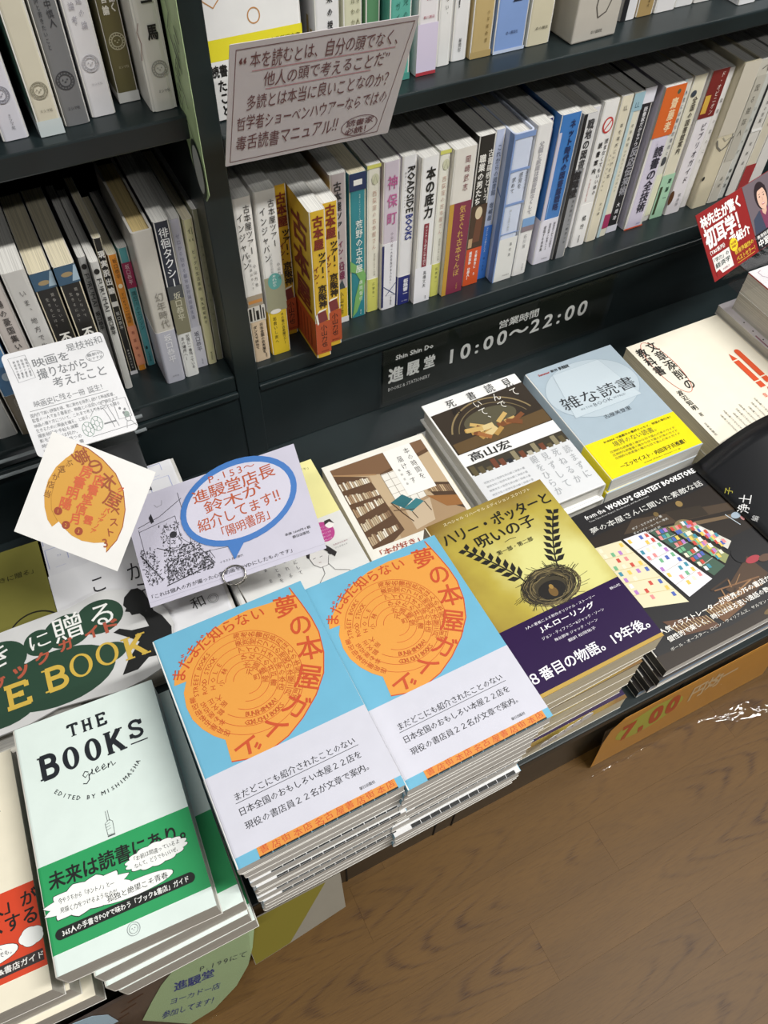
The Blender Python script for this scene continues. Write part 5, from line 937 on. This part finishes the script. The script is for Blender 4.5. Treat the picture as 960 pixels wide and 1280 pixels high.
for c, x, y, z_, r in (('夢', 29, 77, 14, -66), ('の', 43, 74.5, 14, -60), ('本', 56, 66, 15, -46), ('屋', 66, 54, 15, -30), ('ベ', 71, 46, 8, -8), ('ス', 73, 37, 8, 0), ('ト', 73, 28, 8, 6), ('3', 72.5, 18.5, 10, 10)): q.ch(c, x, y, z_, z_, DR, .012, r + 24, 5)
for c, x, y, r in (('当', 14.5, 39, 62), ('店', 14.5, 47, 70), ('が', 16, 54.5, 80), ('選', 18, 62, 90), ('ぶ', 22, 69, 96)): q.ch(c, x, y, 6.4, 6.4, '#8a5a2c', 0, r - 60, 5)
def vh(s_, x, y, dx, dy, sz, m):
    for i, c in enumerate(s_): q.ch(c, x + dx * i, y + dy * i, sz, sz, m, .022, random.uniform(-8, 8) + 8, 6)
HR = '#d9663c'
vh('陽明書房', 31, 37, 2.2, 10.2, 10.5, HR); vh('月信堂書店', 43, 28, 1.6, 9.2, 9.5, HR); vh('アノアツバーニング', 60, 24, 1.1, 5, 5, HR); vh('雲', 53, 31, 0, 0, 8, HR)
for cx, cy, s_ in ((27.5, 29, '1'), (37.5, 20.5, '2'), (49, 19.5, '3')): q.ell(cx, cy, 3.4, 3.4, '#a4482c', 4); q.ch(s_, cx, cy, 4, 4, OY, .01, 10, 6)
q.build('print_and_handwriting', root)
# illustrated postcard with the blue speech bubble, held by a ring clip
TLc, TRc, BLc = ZF((-.007, .4945, -.597)), ZF((.1515, .4585, -.5565)), ZF((-.0165, .402, -.637))
root, q, w_, h_ = card('picture_card', 'pale lilac card with ink drawing of a shop interior and a blue ringed speech bubble', (TLc, TRc, BLc), .0005, cov('#cdcada'), corner=.0005)
k_ = '#26262c'; rnd = random.Random(21)
q.line([(52, h_ - 8), (52, 34), (84, 30)], .4, k_, 3); q.line([(8, h_ - 28), (30, h_ - 24), (54, h_ - 14)], .5, k_, 3); q.line([(8, h_ - 32), (44, h_ - 28)], .4, k_, 3); q.line([(44, h_ - 28), (44, 52), (54, 40)], .4, k_, 3); q.line([(8, h_ - 30), (8, 36)], .4, k_, 3)
q.poly([(20, h_ - 22), (23, h_ - 19), (24, h_ - 27), (21, h_ - 28)], k_, 4); q.line([(28, h_ - 12), (30, h_ - 15), (35, h_ - 14), (36, h_ - 10)], .3, '#77777c', 3)
for x0, y0, x1, y1, n in ((24, 30, 60, 46, 260), (22, 16, 66, 32, 520), (4, 18, 18, 52, 200), (26, 48, 46, 68, 100)):
    for i in range(n):
        x, y = rnd.uniform(x0, x1), rnd.uniform(y0, y1); a = rnd.uniform(0, PI); l = rnd.uniform(.6, 2.4)
        q.line([(x, y), (x + l * math.cos(a), y + l * math.sin(a))], rnd.uniform(.25, .8), k_, 4 + i % 3)
q.ell(38, 57, 3.4, 3, k_, 6); q.line([(34, 55), (32, 46), (40, 44), (44, 48), (42, 55)], .5, k_, 6); q.line([(20, 50), (34, 42), (52, 44)], .6, k_, 6); q.line([(20, 14), (67, 20)], .8, k_, 6)
q.line([(22, 14), (26, 34), (58, 38), (68, 20)], .6, k_, 6); q.line([(4, 48), (18, 20)], .8, k_, 6); q.line([(66, 32), (69, 24)], .4, k_, 5)
q.T('「これは個人の方が撮った心霊動画をDVDにしたものです」', 4, 6.5, w_ - 34, 4, k_, .0, 0, 5); q.rect(0, w_, 4.2, 4.4, '#a9a7b5', 3); q.T('イラスト 鈴木郁代', 72, 17.5, 22, 2.2, k_); q.T('本体 1600円＋税', w_ - 32, 22, 24, 2.6, k_, .01); q.T('朝日出版社', w_ - 26, 18, 16, 2.6, k_, .01)
q.build('ink_drawing', root)
q = Pr(flatmap(0)); cx, cy = 104, 67
N = 40; P1 = [(cx + 56 * math.cos(2 * PI * i / N), cy + 38 * math.sin(2 * PI * i / N) + 0.06 * 53 * math.cos(2 * PI * i / N)) for i in range(N)]; P2 = [(cx + (a - cx) * .90, cy + (c - cy) * .86) for a, c in P1]
q.poly([(82, 36), (101, 32), (86, 17)], '#3f78c0', 10); q.raw(P1, [tuple(range(N))], '#3f78c0', 11); q.raw(P2, [tuple(range(N))], '#d4d1e0', 12)
o = q.build('speech_bubble', root, 'blue ringed speech bubble sticker')
q = Pr(flatmap(0)); T_ = '#b8552f'
q.H('P.153～', 82, 90, 46, 9, T_, 0, 0, .05, 14); q.H('進駸堂店長', 64, 76, 80, 13, T_, .006, 1, .04, 14); q.H('鈴木が', 72, 64, 56, 11.5, T_, .006, 2, .04, 14); q.H('紹介してます‼', 62, 49.5, 86, 12.5, T_, .006, 3, .04, 14); q.H('「陽明書房」', 76, 37.5, 58, 11, T_, .006, 4, .04, 14); q.build('handwriting', root)
clip = thing('card_clip', 'small steel ring clip on a wire stem holding the lilac card', 'clip', (.066, .374, .2083))
TL, TR, BL = Vector(TLc), Vector(TRc), Vector(BLc); Xc = (TR - TL).normalized(); Yc = (TL - BL); Yc = (Yc - Xc * Yc.dot(Xc)).normalized(); Nc = Xc.cross(Yc)
c0 = BL + Xc * .0815 + Yc * .0035 + Nc * .0018 - Vector(clip.location)
for off in (0, -.0048):
    tube('ring', [c0 + Nc * off + (Xc * math.cos(2 * PI * i / 28) * .0105 + Yc * math.sin(2 * PI * i / 28) * .0085) for i in range(28)], .0008, M_STEEL, clip, True, 8)
e0 = c0 - Yc * .0088
tube('stem', [e0, e0 * .55 + Vector((0, 0, .002)), Vector((0, 0, .004)), Vector((0, 0, .001))], .0008, M_STEEL, clip, False, 8)
tube('foot', [(.009 * math.cos(2 * PI * i / 20), .009 * math.sin(2 * PI * i / 20), .0009) for i in range(20)], .0008, M_STEEL, clip, True, 8)
# red card with the portrait photograph
root, q, w_, h_ = card('notice_card', 'dark red card with white lettering beside a portrait photograph of a woman', (ZF((.6709, .539, -.5187)), ZF((.8650, .594, -.5287)), ZF((.6835, .489, -.5768))), .0006, cov('#8f2424'), corner=.0005)
C_ = '#f2f0ec'
q.H('林先生が驚く', 4, h_ - 19, 84, 14, C_, .035, 0, 0); q.H('初耳学！', 4, h_ - 42, 84, 22, C_, .035, 0, 0); q.H('で紹介', 46, h_ - 53, 44, 12, C_, .03, 0, 0); q.T('（TBS系列）', 6, h_ - 49, 30, 5, C_, .02)
q.rect(7, 42, 4, 26, '#e4e0dc', 4); q.T('「学力」の', 9, 19, 30, 5, '#3a4a44', .02, 0, 5); q.T('経済学', 9, 12, 30, 5.6, '#3a4a44', .02, 0, 5); q.poly([(7, 4), (18, 4), (14, 10), (7, 9)], '#8f2424', 5); q.T('中室牧子', 20, 6, 14, 2.6, '#8a3a3a', 0, 0, 5)
q.ell(52, 25, 8, 7.5, '#e6cf2c', 4); q.T('30万部', 46.4, 25.5, 11, 3, '#8f2424', .02, 0, 5); q.T('突破！', 47, 21.5, 10, 3, '#8f2424', .02, 0, 5)
q.T('教育界騒然の', 50, 13, 40, 5.5, '#d9b23c', .02, 0, 5); q.T('ベストセラー！', 50, 5, 40, 5.5, '#d9b23c', .02, 0, 5); q.rect(50, 88, 3, 3.6, '#d9b23c', 5); q.build('lettering', root)
q = Pr(flatmap(0)); x0 = 96
q.rect(x0, w_ - .5, .5, h_ - .5, '#6d6268', 3); q.rect(x0, w_ - .5, .5, 19, '#232226', 6); q.poly([(x0 + 2, 19), (x0 + 6, 36), (x0 + 20, 42), (x0 + 44, 42), (x0 + 58, 34), (x0 + 62, 19)], '#3f4658', 4); q.poly([(x0 + 22, 42), (x0 + 40, 42), (x0 + 36, 19), (x0 + 26, 19)], '#7a3e58', 5)
q.poly([(x0 + 26, 46), (x0 + 38, 46), (x0 + 36, 38), (x0 + 31, 34), (x0 + 27, 38)], '#d3ab96', 6); q.ell(x0 + 32, 57, 13.5, 16, '#2c2226', 6); q.ell(x0 + 32.5, 54, 10, 13, '#dcb5a0', 7); q.poly([(x0 + 20, 60), (x0 + 24, 68), (x0 + 34, 71), (x0 + 44, 66), (x0 + 44, 58), (x0 + 38, 65), (x0 + 27, 64)], '#2c2226', 8)
for ex in (28, 37): q.ell(x0 + ex, 56.5, 1.4, .7, '#2a2022', 9, 10); q.line([(x0 + ex - 2, 59), (x0 + ex + 2, 59.4)], .5, '#3a2c2c', 9)
q.line([(x0 + 32.5, 55), (x0 + 33.4, 51.6), (x0 + 32, 51.2)], .4, '#b98a76', 9); q.ell(x0 + 32.5, 47.6, 3.6, 1.3, '#b0605c', 9, 12); q.rect(x0 + 30, x0 + 35, 47.5, 48.3, '#f4ecea', 10)
q.T('教育経済学者', x0 + 3, 13, 40, 4, C_, .01, 0, 8); q.T('中室牧子', x0 + 3, 3, 46, 8.6, C_, .02, 0, 8); q.build('portrait_photograph', root, 'portrait of a smiling woman in a navy jacket')
hold = thing('card_stand', 'clear acrylic stand behind the red card on the right', 'stand', (.80, .525, .2603))
box('plate', -.055, .05, -.001, .0008, 0, .052, M_ACRYL, hold); box('foot', -.055, .05, -.0290, -.001, 0, .0012, M_ACRYL, hold)
# pale green sign on the post
gs = thing('post_sign', 'tall pale green paper sign with a dark oval, stuck on the side of the post', 'sign', (.1506, .602, .49))
link_mesh('sheet', [(0, 0, .0), (0, .0, .40), (.0004, .046, .40), (.0004, .046, .03), (.0004, .034, -.005), (0, .012, -.012)], [(0, 1, 2, 3, 4, 5)], cov('#c3dba6'), gs).modifiers.new('thickness', 'SOLIDIFY').thickness = .0004
q = Pr(lambda u, v, l: (-.0004 - .0001 * l, .046 - u, v))
q.ell(28, 14, 15, 26, '#24302a', 3, 32); q.ell(28, 14, 11.5, 21, '#bfc3bd', 4, 32)
for k in range(3): q.line([(14, 150 - k * 36), (22, 132 - k * 30), (12, 118 - k * 30), (26, 100 - k * 26), (30, 92 - k * 26)], 1.6 - .3 * k, '#4a5a44', 4)
for k in range(9): q.line([(6 + k * 3, 70 + k * 7), (10 + k * 3.3, 60 + k * 7)], 1.8, '#4a5a44', 4)
q.build('sign_print', gs)

# opening hours plate on the riser
hp = thing('hours_sign', 'black opening hours sign with silver lettering behind clear plastic on the riser', 'sign', (.334, .6312, .129))
box('plate', 0, .342, -.0012, -.0003, 0, .0905, mat('black_sign_board', '#151a14', .35), hp)
q = Pr(frontmap(-.0013)); SV = '#eceeea'
q.T('Shin Shin Do', 17, 70, 52, 7.5, SV, .02); q.T('進', 8, 34, 20, 24, SV, .03); q.T('駸', 34, 36, 17, 22, SV, .03); q.T('堂', 58, 38, 15, 20, SV, .03); q.T('BOOKS & STATIONERY', 8, 20, 60, 6, SV, 0)
q.H('営業時間', 164, 62, 62, 14, SV, .01, 0, .04); q.H('10:00～22:00', 88, 28, 222, 32, SV, .02, 1.5, .0); q.line([(2, 89), (340, 89), (340, 2), (2, 2)], .4, '#4a5148', 2, True); q.build('sign_lettering', hp)
box('plastic_cover', -.004, .346, -.0042, -.0030, -.003, .0935, M_ACRYL, hp)

# cut-out board THE BOOK on the left back books
bd = thing('cutout_board', 'white cut-out display board with green cloud shapes, gold lettering and a black reading silhouette', 'sign', (-.165, .362, .2018))
bd.rotation_euler = (math.radians(3.2), 0, math.radians(-3))
out = [(-.10, .010), (-.03, .0), (.02, .001), (.045, .006), (.075, .003), (.100, .0), (.122, .003), (.140, .008), (.150, .020), (.160, .046), (.158, .062), (.148, .082), (.128, .098), (.105, .1055), (.092, .103), (.075, .099), (.050, .099), (.020, .098), (-.02, .096), (-.06, .098), (-.10, .090)]
tri = [tuple(t) for t in tessellate_polygon([[Vector((x, y, 0)) for x, y in out]])]; n = len(out)
link_mesh('board', [(x, y, 0) for x, y in out] + [(x, y, .0025) for x, y in out], [tuple(reversed(t)) for t in tri] + [tuple(i + n for i in t) for t in tri] + [(i, (i + 1) % n, n + (i + 1) % n, n + i) for i in range(n)], cov('#d3d3d2'), bd)
q = Pr(flatmap(.0025)); G = '#2a4636'
for cx, cy, rx, ry in ((8, 70, 22, 18), (42, 74, 14, 13), (68, 76, 22, 17), (98, 79, 22, 17.5), (50, 34, 52, 27), (0, 36, 40, 30), (96, 40, 18, 10)): q.ell(cx, cy, rx, ry, G, 2, 30)
q.poly([(132, 96), (124, 90), (121, 82), (123, 78), (121, 75), (125, 73), (126, 69), (133, 68), (136, 63), (138, 52), (122, 54), (112, 60), (106, 58), (120, 46), (126, 40), (112, 26), (104, 14), (118, 14), (130, 22), (140, 20), (152, 22), (157, 44), (152, 58), (146, 66), (145, 78), (142, 90), (138, 95)], '#1b1c1c', 4)
q.build('cloud_shapes', bd)
q = Pr(flatmap(.0025)); q.T('き', -8, 62, 24, 22, '#ececE8'.lower(), .0, 6, 6); q.T('に', 34, 68, 18, 14, '#ecece8', .0, 4, 6); q.T('贈', 56, 66, 26, 26, '#ecece8', .004, 2, 6); q.T('る', 90, 70, 20, 21, '#ecece8', .004, -2, 6)
for i, (c, x, y) in enumerate((('ブ', -4, 42), ('ッ', 16, 46), ('ク', 36, 52), ('ガ', 58, 57), ('イ', 82, 60), ('ド', 100, 60))): q.T(c, x, y, 12, 11, '#b05842', .03, 2, 7)
gold = '#cfae4a'
for c, x, y in (('E', 4, 20), ('B', 38, 23), ('O', 60, 26), ('O', 84, 28), ('K', 110, 26)):
    if c == 'O': slab(q, 'O', x, y, 24, 23, 3.4, gold, 8)
    else: slab(q, c, x, y, 22, 22, 4.2, gold, 8)
q.build('board_lettering', bd)

# ================================================================== SIGNS HANGING ON THE PLINTH FRONT
def sheet_frame(a, b_):   # a = top (y, z), b_ = bottom (y, z)
    d = Vector((0, a[0] - b_[0], a[1] - b_[1])); L_ = d.length; d.normalize()
    return b_, d, L_
def hang(name, label, a, b_, outline, mt, cat='sign', lift=0, bend=None):
    """outline in metres: x, distance up the sheet"""
    base, d, L_ = sheet_frame(a, b_); nrm = Vector((0, -d.z, d.y))
    root = thing(name, label, cat, (0, base[0], base[1]))
    n = len(outline); tri = [tuple(t) for t in tessellate_polygon([[Vector((x, y, 0)) for x, y in outline]])]
    P = lambda x, v, k: Vector((x, 0, 0)) + d * v + nrm * k
    v = [P(x, y, lift) for x, y in outline] + [P(x, y, lift + .0003) for x, y in outline]
    link_mesh('sheet', v, [tuple(reversed(t)) for t in tri] + [tuple(i + n for i in t) for t in tri] + [(i, (i + 1) % n, n + (i + 1) % n, n + i) for i in range(n)], mt, root)
    return root, Pr(lambda u, w, l: P(u, w, lift + .0003 + .00008 * l))
AL, BLW = (.1500, .1035), (.1185, .003)
root, q = hang('poster', 'dark brown photo poster under clear plastic at the lower left of the plinth front', AL, BLW, [(-.40, .0), (-.118, .0), (-.060, .055), (-.050, .103), (-.40, .103)], mat('brown_photo_print', '#5c504a', .5, 'mottle', hex2='#3a312d'), 'poster', .0012)
for k in range(18): x = -.25 + .009 * k; q.poly([(x * 1000, 60 + (k % 4) * 9), (x * 1000 + 14, 62 + (k % 4) * 9), (x * 1000 + 14, 64 + (k % 4) * 9), (x * 1000, 62 + (k % 4) * 9)], '#45302a', 1)
q.build('poster_print', root)
oval = [(-.034, .1035), (-.043, .072), (-.053, .047), (-.070, .023), (-.096, .004), (-.120, .001), (-.150, .051), (-.136, .071), (-.122, .089), (-.108, .1015), (-.09, .1035)]
root, q = hang('label_card', 'pale green oval card with blue handwriting hanging at the lower left', AL, BLW, oval, cov('#a6bf94'), 'sign', .0024)
I2 = '#2b3f86'
q.H('P.199にて', -92, 78, 44, 10, '#3a4a52', 0, -20, .05); q.H('進駸堂', -117, 68, 36, 15, I2, .02, -16, .04); q.H('ヨーカドー店', -126, 52, 46, 10, I2, .004, -22, .04); q.H('参加してます！', -138, 36, 52, 12, I2, .006, -26, .04); q.build('handwriting', root)
root, q = hang('label_card', 'pale blue round card edge at the very bottom left', AL, BLW, [(-.21, .070), (-.165, .070), (-.168, .088), (-.178, .0985), (-.192, .1025), (-.206, .100), (-.216, .090)], cov('#b3cfe0'), 'sign', .0024)
q.H('P.', -192, 88, 12, 8, I2, .01, -20, .0); q.build('handwriting', root)
root, q = hang('sheet_notice', 'olive and grey printed sheet hanging under the left blue stack', (.1545, .1035), (.128, .0475), [(-.047, .0), (-.011, .004), (.046, .012), (.051, .060), (-.045, .060)], cov('#8f8a7e'), 'sign', .0006)
q.poly([(-46.5, .5), (-12, 4.5), (4, 22), (36, 58), (-44.5, 59)], '#7d7430', 1); q.build('sheet_print', root)
AR, BR2 = (.1565, .1035), (.1475, .002)
root, q = hang('price_label', 'orange label with red numerals and lime oval on the right plinth front', AR, BR2, [(.350, .0015), (.353, .06), (.358, .085), (.372, .1005), (.60, .1005), (.60, .0015)], cov('#cf9440'), 'sign', .001)
q.ell(414, 62, 44, 27, '#b6b848', 1, 30, .12); q.H('7,00', 378, 34, 80, 50, '#c0502a', .05, 6, .03); q.H('円均一', 468, 50, 66, 34, '#d9c096', .03, 2, .03); q.build('lettering', root)
sl = thing('plastic_sleeve', 'crinkled clear plastic sleeve over the orange label, curling out on to the floor', 'sleeve', (.345, 0, 0))
rnd = random.Random(4); prof = [(.1530, .103), (.1500, .080), (.1465, .055), (.1440, .030), (.1420, .014)]; v = []; f = []; NXs = 66
for i in range(NXs + 1):
    x = i * .01; k = max(0, min(1, (x - .14) / .10)); row = list(prof) + [(.1400 - .006 * k, .006), (.1385 - .016 * k, .0018), (.1375 - .030 * k, .0016 + .003 * k), (.137 - .042 * k, .0012)]
    for j, (y, z) in enumerate(row): v.append((x, y - abs(rnd.gauss(0, .0007)) * (j > 0), z + abs(rnd.gauss(0, .0010)) * (j > 4)))
for i in range(NXs):
    for j in range(8): a_ = i * 9 + j; f.append((a_, a_ + 1, a_ + 10, a_ + 9))
link_mesh('film', v, f, M_PLASTIC, sl, smooth=True)
root, q = hang('plastic_sleeve', 'crinkled clear plastic sleeve over the green oval card', AL, (.1165, .001), [(-.5, .0), (-.5, .1065), (-.040, .1065), (-.058, .0)], M_PLASTIC, 'sleeve', .0045)

# curled black brochure over the black square book
br = thing('brochure', 'glossy black booklet with curling cover and white and gold lettering at the right edge', 'booklet', (.585, .170, .1795))
NX, NY = 22, 8; v = []; f = []
def bz(u, vv): return .0006 + .030 * math.sin(PI * min(1, u / .62)) ** .8 * (.55 + .45 * vv) * (1 if u < .62 else 0) + (.0 if u < .62 else 0)
def bsurf(u, vv): return Vector((u * .21 + .012 * (1 - vv), vv * .178 + (.006 * math.sin(PI * u)), .0006 + .032 * math.sin(PI * u) * (.45 + .55 * vv)))
for j in range(NY + 1):
    for i in range(NX + 1): v.append(bsurf(i / NX, j / NY))
for j in range(NY):
    for i in range(NX): a = j * (NX + 1) + i; f.append((a, a + 1, a + NX + 2, a + NX + 1))
o = link_mesh('curled_cover', v, f, mat('glossy_black_cover', '#17181b', .32, coat=.2), br, smooth=True); sm = o.modifiers.new('thickness', 'SOLIDIFY'); sm.thickness = .0005; sm.offset = -1
box('page_block', .012, .200, .002, .172, -.0, .0006, PG['w'], br)
q = Pr(lambda u, w_, l: bsurf(u / .21, w_ / .178) + Vector((-.0002, 0, .0002 + .0001 * l)))
q.T('子', 8, 124, 8, 8, '#a9a23a', 0, 40, 2); q.H('浄土', 6, 96, 22, 13, '#e6e6e6', 0, 40, 0, 2); q.T('編', 6, 84, 6, 7, '#b9b9b9', 0, 30, 2); q.build('cover_lettering', br)
for lb, z0, z1 in (('black booklet, lowest under the curled one at the right edge', .1201, .1490), ('black booklet directly under the curled one at the right edge', .1492, .1788)):
    book('display_book', lb, lay(.603, .172, z0, 0), .170, .158, z1 - z0, '#1a1a1d', 'w', 'L', group='black booklets at the right edge')
# row of paper tags hanging from the play scripts
tg = thing('paper_tags', 'string of small white paper tags hanging at the edge of the play script stack', 'tags', (.2590, .1580, .1600))
for k in range(6):
    cx, cz = .004 + k * .0075, .002 + k * .0052 + (.001 if k % 2 else 0)
    P = [(cx + .0065 * math.cos(2 * PI * i / 18), -.0015 - k * .0004 - .0003 * (i % 1), cz + .0065 * math.sin(2 * PI * i / 18)) for i in range(18)]
    oo = link_mesh('tag', P + [(a, b_ + .0003, c) for a, b_, c in P], [tuple(range(18)), tuple(range(35, 17, -1))] + [(i, (i + 1) % 18, 18 + (i + 1) % 18, 18 + i) for i in range(18)], cov('#e9e9ea'), tg)
    qq = Pr(lambda u, w2, l, X=cx, Z=cz, kk=k: (X + u, -.0016 - kk * .0004 - .00008 * l, Z + w2)); qq.ring(0, 0, 4.4, 4.4, .5, '#9a9a9e', 1, 16); qq.T('印', -2, -2, 4, 4, '#9a9a9e'); 
    if k < 2: qq.build('tag_print', oo)
bpy.data.scenes.remove(_gs)
